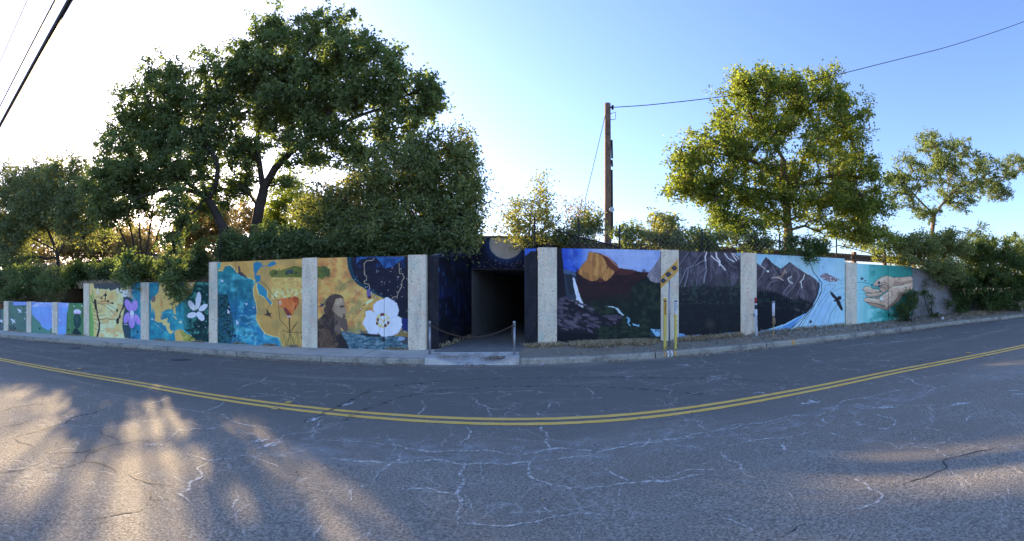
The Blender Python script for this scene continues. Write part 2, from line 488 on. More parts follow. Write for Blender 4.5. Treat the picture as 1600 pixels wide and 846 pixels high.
def mural_low(P):                                   # crop A
    P.c[:] = R(82, 120, 112)
    P.noisy(R(70, 105, 105), 60, .5, .7)
    sk = R(112, 160, 232)
    P.poly([(-200, 0), (80, 130), (230, 130), (240, 200), (500, 195), (500, 120), (1530, 120), (1520, 90), (80, 80)], R(118, 146, 226))
    P.poly([(560, 120), (1250, 120), (1210, 235), (560, 225)], R(130, 160, 232))
    P.noisy(R(170, 190, 238), 40, .52, .9, 4, ((P.y < 225) & (P.y > 150) & (P.x > 560) & (P.x < 1220)).astype(float))
    P.poly([(556, 225), (1235, 232), (1200, 330), (1190, 450), (1175, 745), (935, 740), (930, 590), (860, 650), (740, 575), (720, 510), (640, 440), (560, 350)], R(104, 158, 232))
    P.noisy(R(112, 146, 226), 150, .5, .8, 9, ((P.x > 560) & (P.x < 1180) & (P.y > 230) & (P.y < 560)).astype(float))
    P.poly([(556, 340), (640, 440), (720, 510), (740, 575), (860, 650), (930, 590), (925, 760), (540, 760)], R(80, 135, 122))
    P.poly([(1235, 120), (1540, 130), (1500, 800), (1175, 790), (1190, 450), (1215, 300)], R(76, 130, 90))
    P.noisy(R(52, 98, 66), 30, .5, .8, 12, (P.x > 1190).astype(float), 8)
    P.poly([(560, 150), (620, 150), (640, 180), (560, 200)], R(108, 140, 224))
    P.poly([(160, 560), (260, 560), (270, 700), (140, 700)], R(60, 76, 90), .7)
    P.ell(1382, 318, 68, 46, R(226, 176, 232)); P.ell(1380, 300, 60, 30, R(240, 200, 240))
    P.ell(1380, 480, 70, 135, R(36, 72, 72)); P.ell(1375, 440, 30, 80, R(48, 86, 84))
    P.poly([(1280, 730), (1310, 640), (1350, 600), (1400, 640), (1440, 690), (1460, 745)], R(26, 52, 62))
    for x, y, r in ((350, 300, 62), (235, 480, 66), (455, 325, 16), (440, 440, 22), (1068, 465, 28), (1322, 215, 24), (1462, 212, 22), (925, 310, 20), (15, 480, 55)):
        P.bird(x, y, r, R(212, 232, 235), .5)
    P.poly([(390, 240), (430, 200), (440, 215), (410, 245)], R(50, 70, 72))
    P.poly([(-900, 0), (-10, 0), (60, 800), (-900, 800)], R(74, 86, 104)); P.bird(15, 480, 55, R(212, 232, 235), -.5)
    P.line([(-60, 520), (70, 610)], 5, R(130, 140, 150))

def mural_tree(P):                                  # crop B: bare tree and violet
    P.c[:] = R(222, 190, 124)
    P.noisy(R(240, 222, 176), 120, .48, .8, 2); P.noisy(R(196, 158, 92), 60, .56, .7, 6)
    P.grad([(75, R(130, 180, 104)), (130, R(176, 190, 110)), (170, R(222, 190, 124))], 'x', (P.x < 170) & (P.y > 300 - P.x), .9)
    P.poly([(60, 300), (100, 330), (130, 560), (130, 760), (60, 760)], R(110, 168, 92))
    P.poly([(128, 60), (530, 60), (520, 120), (470, 125), (455, 180), (440, 120), (400, 140), (340, 160), (320, 130), (290, 140), (140, 130)], R(66, 76, 84))
    for x, w in ((185, 16), (435, 14), (480, 22)): P.poly([(x - w, 190), (x - 6, 110), (x + w, 200)], R(240, 236, 225), .8)
    P.poly([(500, 150), (560, 130), (600, 220), (560, 250), (490, 230)], R(238, 232, 215))
    P.poly([(505, 235), (560, 235), (700, 300), (700, 770), (520, 750), (490, 600), (500, 480), (528, 360), (470, 440), (500, 330)], R(48, 74, 90))
    P.poly([(600, 40), (740, 40), (740, 770), (640, 770), (650, 260), (610, 200)], R(16, 120, 160))
    P.grad([(560, R(20, 70, 92)), (650, R(18, 96, 132)), (735, R(22, 150, 190))], 'x', P.x > 560, .55)
    P.noisy(R(40, 170, 200), 45, .55, .5, 8, (P.x > 600).astype(float))
    tr = R(48, 42, 46)
    P.line([(175, 740), (200, 650), (205, 560), (180, 480), (172, 400), (160, 330), (120, 300), (100, 220)], 24, tr, 1, 8)
    for a in ([(150, 280), (160, 380)],): P.line(a, 30, tr)
    for y, l, r_ in ((400, 120, 235), (425, 130, 240), (470, 120, 280), (520, 130, 220), (570, 130, 262), (640, 145, 210)):
        P.line([(l, y - 12), (180, y + 10), (r_, y - 8)], 5, tr)
    P.line([(205, 525), (260, 520), (290, 505), (340, 520), (380, 515), (430, 535)], 6, tr)
    P.line([(180, 310), (260, 340), (310, 375), (350, 410), (385, 440), (400, 470)], 5, tr)
    P.line([(170, 300), (270, 290), (365, 315)], 5, tr); P.line([(150, 240), (240, 235), (275, 200)], 5, tr)
    P.line([(180, 320), (300, 325), (365, 315)], 4, tr); P.line([(300, 330), (350, 350), (400, 380)], 4, tr)
    P.line([(210, 680), (270, 650)], 4, tr); P.line([(120, 150), (125, 230), (140, 270)], 4, tr)
    P.ell(315, 288, 14, 12, tr); P.ell(365, 315, 16, 12, tr); P.ell(230, 255, 14, 9, tr)
    P.poly([(295, 140), (285, 190), (305, 210), (285, 230), (280, 295), (268, 280), (275, 225), (250, 215), (275, 195)], tr)
    P.line([(520, 350), (470, 430), (440, 540)], 14, tr); P.ell(460, 480, 12, 30, tr); P.ell(432, 540, 18, 40, tr); P.ell(427, 405, 12, 22, tr)
    P.line([(430, 330), (480, 350)], 4, tr); P.line([(440, 370), (490, 400)], 4, tr); P.line([(470, 250), (500, 290)], 4, tr)
    v1, v2, v3 = R(150, 122, 216), R(118, 84, 190), R(182, 156, 236)
    def pet(x, y, rx, ry, rot): P.ell(x, y, rx, ry, v1, rot); P.ell(x + rx * .12, y, rx * .72, ry * .72, v3, rot, .5, .3); P.ell(x, y + ry * .2, rx * .3, ry * .5, v2, rot, .45, .4)
    pet(650, 345, 38, 72, .12); pet(572, 345, 42, 84, -.45); pet(545, 500, 34, 72, .28); pet(680, 520, 34, 74, -.42); pet(610, 555, 40, 76, -.05)
    P.ell(612, 440, 26, 34, R(226, 208, 244)); P.ell(612, 480, 26, 30, R(200, 180, 236), 0, .7, .3)
    for x, y in ((630, 155), (718, 290), (728, 350), (700, 440), (520, 580), (550, 585), (715, 415)): P.bird(x, y, 12, R(215, 228, 232))

def mural_map(P):                                   # crop C: gulf map and white flower
    te = R(14, 132, 160)
    P.c[:] = te; P.noisy(R(40, 170, 186), 70, .52, .7, 3); P.noisy(R(8, 98, 140), 50, .56, .7, 4)
    yl = lambda x, y: (R(222, 172, 92)[None] * (1 - fbm(x / 60, y / 60, 4)[:, None] * .5) + R(238, 200, 128)[None] * fbm(x / 60, y / 60, 4)[:, None] * .5)
    P.poly([(190, 40), (640, 40), (600, 180), (510, 270), (440, 320), (395, 370), (398, 460), (380, 460), (365, 390), (290, 390), (225, 430), (205, 500), (240, 545), (190, 565), (130, 530), (145, 480), (110, 360), (100, 460), (92, 340), (80, 290), (130, 230), (180, 180), (195, 90)], yl)
    P.noisy(R(190, 128, 62), 40, .55, .8, 7, ((P.x > 150) & (P.x < 235) & (P.y > 100) & (P.y < 500)).astype(float), 4)
    P.poly([(220, 530), (300, 500), (290, 560), (330, 565), (320, 620), (340, 665), (375, 660), (350, 705), (310, 690), (285, 640), (275, 600), (240, 590)], R(230, 190, 120))
    P.poly([(350, 475), (400, 485), (420, 525), (395, 515), (380, 495)], R(235, 200, 130)); P.ell(462, 553, 20, 14, R(236, 225, 170))
    P.poly([(385, 670), (440, 640), (500, 660), (500, 790), (395, 790)], R(222, 170, 90))
    P.poly([(440, 640), (520, 690), (600, 730), (660, 780), (640, 800), (500, 800), (470, 700)], R(150, 152, 60)); P.noisy(R(196, 190, 100), 30, .55, .7, 21, ((P.x > 480) & (P.x < 650) & (P.y > 710)).astype(float))
    P.poly([(420, 40), (570, 40), (510, 90), (480, 150), (440, 120), (425, 90)], R(24, 66, 120))
    P.poly([(500, 330), (640, 60), (640, 40), (820, 40), (820, 800), (660, 800), (600, 720), (500, 640)], R(20, 62, 64))
    P.grad([(500, R(30, 140, 150)), (600, R(22, 92, 92)), (690, R(18, 54, 58))], 'x', (P.x > 500) & (P.y > 900 - P.x * 1.25) & (P.y < 640), .7)
    P.noisy(R(70, 160, 150), 34, .56, .7, 14, ((P.x > 510) & (P.y < 700)).astype(float)); P.noisy(R(10, 32, 40), 16, .52, .8, 15, ((P.x > 560) & (P.y > 300)).astype(float))
    P.poly([(510, 60), (640, 50), (600, 190), (510, 262)], R(176, 146, 84))
    for i in range(7): P.line([(460 - i * 4, 330), (400 + i * 14, 620 - i * 8)], 2.5, R(14, 84, 110), .6)
    P.ell(120, 265, 24, 40, R(120, 104, 112), .3)
    w, w2 = R(232, 234, 246), R(200, 204, 226)
    def pet(x, y, rx, ry, rot): P.ell(x, y, rx, ry, w, rot); P.ell(x, y, rx * .35, ry * .8, w2, rot, .6, .4)
    pet(683, 280, 34, 108, .10); pet(600, 345, 34, 72, -.55); pet(745, 370, 34, 66, .95); pet(605, 465, 36, 62, 1.35); pet(712, 480, 38, 66, -.6)
    P.ell(655, 370, 18, 34, R(240, 240, 225)); P.ell(650, 378, 8, 16, R(220, 200, 110))
    for x, y, r in ((540, 130, 24), (597, 80, 18), (105, 515, 20), (175, 600, 14), (330, 430, 10), (690, 610, 12), (775, 620, 12)): P.bird(x, y, r, R(220, 235, 238), .3)
    P.line([(130, 560), (230, 650), (300, 720)], 2.5, R(200, 220, 220), .5)

def mural_poppy(P):                                 # crop D
    P.c[:] = R(196, 158, 78)
    P.noisy(R(176, 138, 66), 80, .5, .6, 3); P.noisy(R(160, 140, 82), 120, .53, .7, 5)
    oc = [(0, 130), (90, 135), (130, 135), (150, 95), (190, 85), (225, 110), (250, 150), (330, 185), (400, 215), (415, 235), (395, 290), (400, 350), (420, 420), (430, 480), (420, 560), (450, 620), (500, 690), (560, 710), (620, 720), (660, 800), (0, 820)]
    P.poly([(p[0] + 6, p[1] - 7) for p in oc], R(222, 190, 112)); m = P.inside(oc)
    P.put(m, R(10, 112, 146))
    P.grad([(100, R(16, 124, 130)), (330, R(14, 118, 136)), (480, R(12, 100, 150)), (800, R(20, 140, 184))], 'y', m, .8)
    P.noisy(R(70, 190, 205), 60, .53, .6, 9, m.astype(float)); P.noisy(R(8, 84, 110), 46, .54, .6, 10, m.astype(float))
    P.noisy(R(120, 205, 225), 26, .6, .5, 11, (m & (P.y > 520)).astype(float))
    P.poly([(80, 60), (115, 60), (105, 110), (88, 125)], R(30, 160, 170))
    dk = (P.x < 235 - np.abs(P.y - 640) * .22) & (P.y > 340) & m
    P.put(dk, R(16, 66, 78), .75); P.noisy(R(12, 40, 44), 14, .48, .9, 13, dk.astype(float)); P.noisy(R(50, 110, 96), 12, .62, .8, 14, dk.astype(float))
    bay = [(400, 70), (430, 50), (470, 60), (475, 85), (520, 88), (545, 60), (580, 45), (605, 70), (560, 95), (500, 92), (470, 95), (440, 130), (420, 170), (465, 175), (460, 225), (420, 240), (410, 180), (400, 110)]
    P.poly(bay, R(14, 120, 160))
    b2 = [(440, 235), (480, 265), (520, 310), (520, 360), (565, 415), (550, 435), (520, 390), (490, 360), (450, 340), (430, 270)]
    P.poly([(p[0] + (8 if p[0] > 490 else -7), p[1] + 4) for p in b2], R(226, 196, 120)); P.poly(b2, R(24, 136, 172))
    P.poly([(535, 150), (570, 120), (640, 130), (700, 110), (760, 88), (835, 100), (835, 190), (560, 190)], R(92, 104, 40))
    P.noisy(R(120, 126, 56), 30, .54, .7, 17, ((P.x > 540) & (P.y < 190) & (P.y > 110)).astype(float))
    P.poly([(680, 150), (700, 125), (760, 120), (740, 160)], R(60, 74, 84))
    for x, y in ((598, 155), (735, 150), (775, 148), (690, 158)): P.poly([(x - 14, y + 8), (x, y - 12), (x + 16, y + 8)], R(42, 54, 48))
    fm = ((P.x > 560) & (P.y > 190) & (P.y < 380)).astype(float)
    P.noisy(R(214, 182, 90), 30, .45, .8, 19, fm); P.noisy(R(238, 206, 128), 12, .60, .9, 20, fm); P.noisy(R(226, 150, 70), 10, .66, .8, 22, fm)
    P.noisy(R(244, 214, 160), 20, .58, .9, 23, fm * (P.y > 290))
    P.poly([(615, 400), (640, 375), (700, 372), (760, 362), (800, 380), (800, 410), (770, 470), (735, 525), (700, 530), (680, 490), (660, 460), (620, 440)], R(206, 104, 34))
    P.poly([(650, 450), (690, 460), (740, 520), (700, 530)], R(122, 58, 50)); P.poly([(750, 480), (795, 390), (800, 420), (765, 480)], R(150, 62, 30)); P.ell(770, 385, 30, 26, R(170, 74, 24), .5)
    P.poly([(612, 400), (645, 392), (650, 430), (625, 435)], R(236, 160, 130)); P.ell(715, 374, 9, 7, R(90, 50, 50)); P.ell(712, 535, 18, 8, R(220, 170, 190)); P.noisy(R(228, 134, 60), 22, .56, .6, 30, ((P.x > 660) & (P.x < 790) & (P.y > 380) & (P.y < 480)).astype(float), 3)
    for i in range(60):
        x = 650 + (i * 37 % 185); h = 60 + (i * 53 % 90)
        P.line([(x, 805), (x + (i * 29 % 60) - 30, 800 - h)], 3, (R(150, 138, 62), R(206, 182, 92), R(96, 92, 42))[i % 3], .8)
    st = R(70, 60, 44)
    P.line([(715, 545), (722, 680)], 10, st); P.line([(722, 680), (690, 620), (660, 590), (632, 560), (625, 470), (620, 400), (560, 330), (520, 270), (470, 230)], 4, R(60, 48, 30))
    for a in ([(722, 680), (790, 580)], [(722, 680), (660, 660)], [(722, 680), (765, 610)], [(735, 675), (830, 675)], [(722, 680), (700, 790)], [(722, 680), (760, 790)]): P.line(a, 5, st)
    P.poly([(512, 460), (525, 480), (535, 500), (560, 505), (548, 520), (562, 552), (535, 530), (500, 525), (500, 512), (518, 508)], R(66, 54, 52))
    P.poly([(262, 85), (278, 92), (290, 140), (340, 180), (350, 198), (310, 185), (270, 165), (256, 155), (270, 140)], R(76, 66, 70))
    for x, y, r, t in ((125, 222, 20, .5), (180, 495, 26, 1), (258, 590, 26, .8), (338, 425, 18, 0), (403, 455, 14, .5), (185, 452, 10, 0)): P.bird(x, y, r, R(205, 228, 232), t)
    for x in (246,): P.line([(x, 45), (x - 6, 800)], 3.5, R(30, 70, 80), .8)

def mural_man(P):                                   # crop E
    P.c[:] = R(196, 150, 74)
    P.grad([(60, R(200, 146, 66)), (250, R(204, 156, 76)), (420, R(186, 158, 84)), (600, R(190, 150, 60))], 'x')
    P.noisy(R(226, 178, 90), 60, .5, .7, 3); P.noisy(R(178, 110, 62), 50, .55, .7, 5); P.noisy(R(132, 136, 84), 60, .57, .7, 6)
    P.poly([(50, 110), (90, 120), (110, 115), (170, 140), (165, 185), (130, 200), (100, 230), (50, 200)], R(98, 112, 48)); P.noisy(R(60, 84, 50), 22, .54, .8, 8, ((P.x < 170) & (P.y > 112) & (P.y < 210)).astype(float))
    # night
    nm = P.inside([(310, 30), (880, 30), (880, 690), (800, 660), (640, 400), (560, 360), (480, 320), (400, 270), (350, 210), (320, 130)])
    P.put(nm, R(14, 62, 82)); nm2 = P.inside([(345, 30), (880, 30), (880, 660), (780, 640), (640, 385), (580, 350), (500, 300), (420, 250), (375, 190), (350, 110)])
    P.put(nm2, R(24, 28, 48)); P.noisy(R(36, 36, 54), 60, .52, .7, 10, nm2.astype(float)); P.poly([(780, 560), (880, 560), (880, 690), (780, 660)], R(22, 40, 110))
    P.poly([(395, 95), (420, 60), (500, 40), (560, 40), (600, 90), (640, 135), (700, 118), (740, 90), (800, 50), (800, 36), (390, 36)], R(28, 88, 158)); P.noisy(R(14, 50, 110), 30, .52, .8, 11, ((P.y < 130) & (P.x > 390) & (P.x < 800)).astype(float) * nm2)
    P.poly([(440, 78), (540, 50), (560, 40), (590, 80), (480, 130), (440, 110)], R(22, 26, 46))
    g = R(168, 158, 140)
    P.line([(545, 50), (530, 66), (480, 70), (458, 95), (462, 190), (478, 200), (478, 235), (458, 245), (460, 262), (500, 272), (506, 310)], 5, g)
    P.line([(755, 90), (760, 178), (785, 180), (800, 215), (780, 240), (778, 290), (745, 350), (740, 375), (705, 380), (690, 400)], 5, g)
    rs = np.random.default_rng(5)
    for _ in range(70):
        x, y = rs.uniform(380, 830), rs.uniform(130, 640)
        P.ell(x, y, 3, 3, R(190, 196, 220))
    for i in range(9): P.line([(330 + i * 12, 470 + (i % 3) * 30), (360 + i * 8, 520 + i * 12), (350 + i * 9, 600)], 2.5, R(150, 116, 56), .5)
    P.line([(245, 345), (270, 290), (330, 250), (365, 242)], 4, R(90, 74, 46))
    # sea
    P.poly([(255, 665), (330, 680), (400, 690), (480, 700), (560, 720), (700, 712), (840, 720), (840, 830), (300, 830)], R(70, 112, 132))
    sm = ((P.y > 660) & (P.x > 270)).astype(float); P.noisy(R(34, 70, 92), 30, .5, .8, 20, sm, .4); P.noisy(R(126, 160, 172), 26, .58, .7, 21, sm, .4)
    P.poly([(400, 690), (480, 690), (600, 700), (700, 705), (740, 720), (600, 722), (480, 715)], R(40, 46, 54)); P.poly([(740, 735), (790, 712), (850, 725), (850, 790), (790, 780)], R(60, 70, 84)); P.ell(775, 735, 30, 18, R(120, 150, 190))
    P.poly([(770, 680), (850, 690), (850, 718), (720, 712)], R(128, 110, 60))
    # figure: generic bearded man in profile
    P.poly([(55, 590), (120, 520), (250, 545), (265, 690), (300, 760), (335, 830), (55, 830)], R(58, 50, 50))
    P.poly([(80, 670), (110, 645), (160, 655), (190, 720), (190, 830), (70, 830)], R(86, 68, 56)); P.noisy(R(110, 92, 76), 30, .55, .6, 30, ((P.x < 250) & (P.y > 560)).astype(float))
    P.poly([(240, 690), (300, 740), (330, 830), (240, 830)], R(44, 42, 46))
    P.poly([(118, 500), (112, 480), (130, 460), (135, 400), (165, 365), (215, 352), (262, 362), (285, 390), (270, 440), (240, 520), (200, 560), (130, 530)], R(82, 68, 62)); P.noisy(R(58, 46, 42), 26, .5, .7, 31, ((P.x < 240) & (P.x > 110) & (P.y < 540) & (P.y > 350)).astype(float), 3)
    P.poly([(215, 400), (262, 385), (283, 395), (292, 440), (296, 470), (310, 508), (300, 520), (303, 545), (270, 560), (215, 520), (195, 500), (200, 440)], R(150, 132, 110))
    P.poly([(215, 395), (262, 385), (275, 420), (240, 450), (210, 440)], R(172, 154, 128)); P.poly([(250, 455), (292, 450), (292, 464), (255, 472)], R(70, 58, 52)); P.ell(195, 480, 12, 24, R(128, 108, 92)); P.poly([(270, 520), (305, 515), (296, 545), (275, 545)], R(120, 102, 88)); P.poly([(275, 545), (300, 540), (300, 556), (278, 560)], R(62, 50, 48))
    P.poly([(200, 510), (240, 545), (280, 560), (303, 560), (315, 600), (322, 650), (310, 688), (285, 670), (262, 640), (240, 600), (205, 560)], R(98, 82, 76)); P.noisy(R(132, 114, 102), 18, .55, .7, 33, ((P.x > 205) & (P.x < 320) & (P.y > 560) & (P.y < 690)).astype(float), 4)
    P.line([(60, 620), (100, 590), (130, 640)], 10, R(92, 76, 60), .6)
    # hummingbird, small bird
    P.poly([(478, 330), (500, 300), (520, 370), (500, 395), (485, 380)], R(96, 84, 152)); P.poly([(455, 440), (490, 410), (545, 388), (520, 420), (480, 445)], R(222, 216, 160)); P.line([(447, 455), (470, 435)], 7, R(40, 40, 40)); P.ell(505, 382, 16, 10, R(50, 40, 60)); P.line([(515, 340), (535, 345), (520, 365)], 4, R(90, 120, 150))
    P.poly([(62, 465), (90, 450), (80, 420), (100, 440), (130, 430), (105, 460)], R(44, 56, 86))
    # mariposa flower
    w = R(206, 216, 242); w2 = R(232, 238, 250); w3 = R(168, 184, 224)
    pts = [[(535, 480), (538, 440), (580, 410), (630, 392), (655, 378), (690, 400), (735, 430), (752, 490), (740, 535), (700, 570), (620, 590), (560, 530)],
           [(443, 605), (470, 545), (472, 500), (510, 490), (560, 520), (620, 590), (600, 660), (560, 695), (500, 690)],
           [(620, 600), (680, 570), (740, 540), (775, 560), (780, 620), (750, 680), (700, 705), (640, 715), (600, 710), (575, 680)]]
    for pp in pts: P.poly([(x + 3, y + 4) for x, y in pp], w3); P.poly(pp, w)
    P.noisy(w2, 50, .48, .8, 40, (P.inside(pts[0]) | P.inside(pts[1]) | P.inside(pts[2])).astype(float))
    P.line([(560, 520), (620, 590), (575, 690)], 5, w3); P.line([(620, 590), (740, 535)], 5, w3); P.ell(690, 470, 12, 60, w3, .4, .5, .5)
    P.ell(617, 580, 58, 62, R(232, 196, 120)); P.ell(622, 580, 44, 46, R(236, 222, 220)); 
    for x, y in ((568, 605), (605, 530), (620, 528), (662, 600), (640, 622), (575, 572)): P.ell(x, y, 10, 14, R(110, 44, 70))
    P.line([(590, 560), (625, 590), (660, 550)], 6, R(220, 160, 70)); P.line([(600, 630), (625, 580)], 5, R(220, 160, 70))
    P.line([(629, 40), (628, 830)], 4, R(14, 16, 26), .9)

def mural_dome(P):                                  # crop F
    P.c[:] = R(134, 164, 224)
    P.grad([(250, R(120, 150, 218)), (600, R(140, 168, 226)), (880, R(124, 158, 220))], 'x'); P.noisy(R(154, 180, 230), 80, .52, .5, 2, None, .4)
    P.grad([(60, R(16, 64, 186)), (150, R(22, 84, 206)), (215, R(40, 100, 210)), (270, R(110, 146, 220)), (330, R(128, 158, 222))], 'x', P.x < 330); P.noisy(R(12, 46, 158), 46, .50, .6, 3, (P.x < 200).astype(float)); P.noisy(R(70, 120, 214), 50, .55, .6, 4, ((P.x > 120) & (P.x < 280)).astype(float))
    P.poly([(20, 190), (190, 212), (215, 520), (20, 520)], R(38, 50, 68))
    P.poly([(190, 215), (230, 200), (500, 150), (545, 180), (640, 195), (730, 215), (900, 220), (900, 560), (180, 560)], R(40, 26, 34))
    P.noisy(R(58, 32, 34), 50, .5, .8, 5, ((P.y < 400) & (P.x > 185) & (P.y > 190)).astype(float)); P.poly([(540, 178), (640, 198), (700, 212), (600, 240), (520, 235)], R(76, 42, 40))
    P.poly([(285, 60), (300, 44), (340, 52), (400, 62), (450, 85), (490, 115), (525, 150), (545, 182), (500, 230), (470, 260), (400, 290), (300, 285), (200, 220), (215, 180), (245, 140), (275, 115)], R(92, 50, 40))
    P.poly([(285, 62), (300, 46), (350, 56), (400, 78), (430, 130), (450, 170), (495, 205), (498, 225), (470, 260), (430, 288), (385, 262), (350, 285), (310, 288), (250, 262), (205, 222), (215, 185), (245, 145), (275, 115)], R(170, 116, 54))
    dm = ((P.x > 200) & (P.x < 500) & (P.y < 290) & (P.c[:, 0] > .3)).astype(float)
    P.noisy(R(138, 92, 48), 22, .52, .8, 6, dm, 4); P.noisy(R(206, 154, 78), 26, .58, .6, 7, dm, 4)
    P.line([(400, 66), (450, 90), (500, 140), (540, 178)], 7, R(190, 150, 140), .8); P.poly([(400, 270), (430, 288), (380, 300), (350, 285), (385, 255)], R(80, 44, 36))
    P.line([(430, 120), (460, 160), (440, 180)], 8, R(84, 44, 36))
    # forest slope, left cliff
    P.poly([(250, 470), (420, 430), (600, 380), (680, 310), (770, 250), (820, 300), (900, 320), (900, 820), (0, 820), (0, 640)], R(24, 36, 34))
    P.noisy(R(40, 58, 44), 34, .55, .8, 8, ((P.x > 250) & (P.y > 300)).astype(float) * (P.c[:, 1] > P.c[:, 0])); P.grad([(330, R(52, 30, 34)), (470, R(26, 34, 34))], 'y', (P.x > 180) & (P.x < 640) & (P.y > 330) & (P.y < 500), .6)
    P.poly([(20, 10), (66, 12), (84, 200), (104, 420), (140, 440), (10, 440)], R(28, 26, 38)); P.poly([(80, 190), (180, 215), (180, 250), (85, 225)], R(64, 90, 130))
    P.poly([(85, 225), (160, 235), (185, 420), (180, 470), (120, 440), (95, 300)], R(44, 58, 78)); P.poly([(95, 232), (155, 240), (175, 400), (130, 400)], R(32, 44, 58))
    P.poly([(158, 256), (172, 262), (200, 350), (225, 430), (243, 470), (245, 512), (180, 468), (188, 420), (165, 330)], R(196, 212, 240)); P.line([(166, 270), (205, 400), (225, 490)], 8, R(236, 242, 250), .8)
    P.poly([(20, 430), (130, 425), (180, 470), (260, 520), (330, 540), (400, 570), (560, 570), (560, 630), (480, 660), (380, 670), (300, 720), (20, 720)], R(30, 30, 42))
    rs = np.random.default_rng(11)
    for i in range(150):
        x, y = rs.uniform(25, 560), rs.uniform(430, 700)
        if y < 430 + max(0, x - 130) * .33 or y > 700 - x * .08 or (x > 330 and y < 560): continue
        l = rs.uniform(14, 50); h = rs.uniform(5, 15); t = rs.uniform(-.1, .55)
        pts = [(x + l * a * math.cos(t) - h * b * math.sin(t), y + l * a * math.sin(t) + h * b * math.cos(t)) for a, b in ((-1, .3), (-.5, -1), (.4, -.9), (1, .1), (.5, .9), (-.4, .6))]
        P.poly(pts, (R(66, 64, 84), R(48, 48, 62), R(84, 80, 98))[i % 3])
    P.poly([(80, 600), (150, 620), (190, 650), (212, 685), (170, 670)], R(86, 84, 104)); P.poly([(268, 672), (320, 700), (325, 718), (290, 705)], R(86, 84, 104)); P.poly([(420, 575), (500, 565), (560, 575), (560, 600), (440, 590)], R(66, 64, 84))
    P.poly([(0, 705), (300, 725), (900, 800), (900, 900), (0, 900)], R(18, 22, 32))
    P.poly([(425, 496), (490, 498), (535, 515), (555, 545), (580, 570), (570, 575), (535, 545), (510, 512)], R(168, 200, 220)); P.poly([(592, 580), (630, 595), (632, 620), (620, 635), (640, 660), (625, 658), (608, 630), (615, 605)], R(100, 168, 210)); P.poly([(645, 638), (710, 652), (705, 665), (660, 655)], R(110, 176, 216)); P.poly([(800, 685), (885, 690), (885, 745), (845, 745), (825, 715)], R(120, 180, 226)); P.noisy(R(40, 90, 130), 14, .52, .8, 9, ((P.x > 800) & (P.y > 684) & (P.y < 745)).astype(float))
    for x, y, h in ((392, 630, 130), (748, 480, 250), (590, 550, 160), (440, 670, 110), (510, 660, 120), (640, 640, 130), (690, 660, 110)):
        for k in range(9):
            w = 6 + k * h * .035; yy = y + k * h / 9
            P.poly([(x - w, yy + h / 8), (x, yy - 4), (x + w, yy + h / 8)], (R(44, 60, 46), R(30, 44, 38))[k % 2], .85)
    P.poly([(770, 245), (800, 200), (840, 150), (890, 70), (895, 300), (845, 305), (800, 285)], R(112, 110, 126)); P.noisy(R(150, 150, 164), 14, .54, .8, 10, ((P.x > 775) & (P.y > 80) & (P.y < 300) & (P.c[:, 2] > .1) & (P.c[:, 2] < .3)).astype(float), 4)
    P.line([(540, 80), (568, 78)], 3, R(80, 100, 150)); P.line([(572, 102), (588, 102)], 3, R(80, 100, 150))

def rocky(P, m, seed, a, b, sc=36, sy=2.2):
    P.noisy(a, sc, .50, .75, seed, m, sy); P.noisy(b, sc * .8, .55, .8, seed + 3, m, sy)

def mural_peaks(P):                                 # crop G
    P.c[:] = R(64, 62, 76); m = (P.y < 400).astype(float)
    rocky(P, m, 3, R(44, 42, 56), R(92, 92, 110))
    P.grad([(250, R(48, 48, 60)), (340, R(30, 36, 44)), (420, R(20, 26, 32)), (820, R(16, 20, 28))], 'y', (P.y > 300 + 60 * fbm(P.x / 40, P.y * 0, 5)) | (P.y > 380), .92)
    P.noisy(R(48, 66, 62), 22, .54, .8, 8, ((P.y > 270) & (P.y < 480)).astype(float)); P.noisy(R(26, 40, 44), 20, .53, .7, 9, (P.y > 400).astype(float))
    for a, c, w in (([(395, 50), (380, 110), (300, 160), (230, 180), (190, 270), (165, 320)], R(128, 130, 148), 7), ([(350, 60), (300, 130), (280, 160)], R(104, 106, 126), 9), ([(240, 55), (200, 110), (165, 160)], R(92, 94, 112), 12), ([(380, 110), (390, 200), (375, 260), (370, 300)], R(120, 122, 142), 14), ([(240, 180), (235, 240), (210, 330)], R(110, 112, 132), 12), ([(380, 190), (320, 240), (310, 320)], R(90, 92, 110), 10), ([(430, 180), (440, 260), (420, 290)], R(84, 86, 104), 10),
                    ([(540, 60), (560, 120), (600, 160), (640, 180)], R(92, 94, 112), 8), ([(560, 210), (570, 250)], R(80, 82, 100), 12), ([(590, 215), (640, 250), (668, 268)], R(84, 86, 104), 8)):
        P.line([(x + 6, y + 4) for x, y in a], w * 1.2, R(36, 34, 46), .7); P.line(a, w, c, .9)
    s = R(206, 202, 216)
    P.line([(392, 50), (378, 92), (386, 120)], 9, s); P.line([(430, 80), (455, 105), (490, 130), (548, 198)], 8, s); P.line([(470, 50), (475, 90), (500, 125), (500, 160)], 12, s, .9); P.line([(540, 60), (570, 100), (620, 128)], 8, s); P.line([(598, 55), (620, 90), (640, 118)], 8, s); P.line([(615, 60), (660, 105)], 7, s)
    P.poly([(620, 55), (680, 50), (680, 100)], R(120, 160, 200))
    P.poly([(150, 715), (200, 725), (250, 755), (200, 770), (150, 770)], R(92, 146, 205)); P.poly([(520, 722), (600, 712), (680, 715), (680, 745), (560, 745)], R(92, 150, 210)); P.poly([(270, 740), (330, 728), (350, 745), (280, 752)], R(84, 130, 190))
    P.ell(420, 640, 30, 30, R(70, 66, 66), 0, .5, .8)

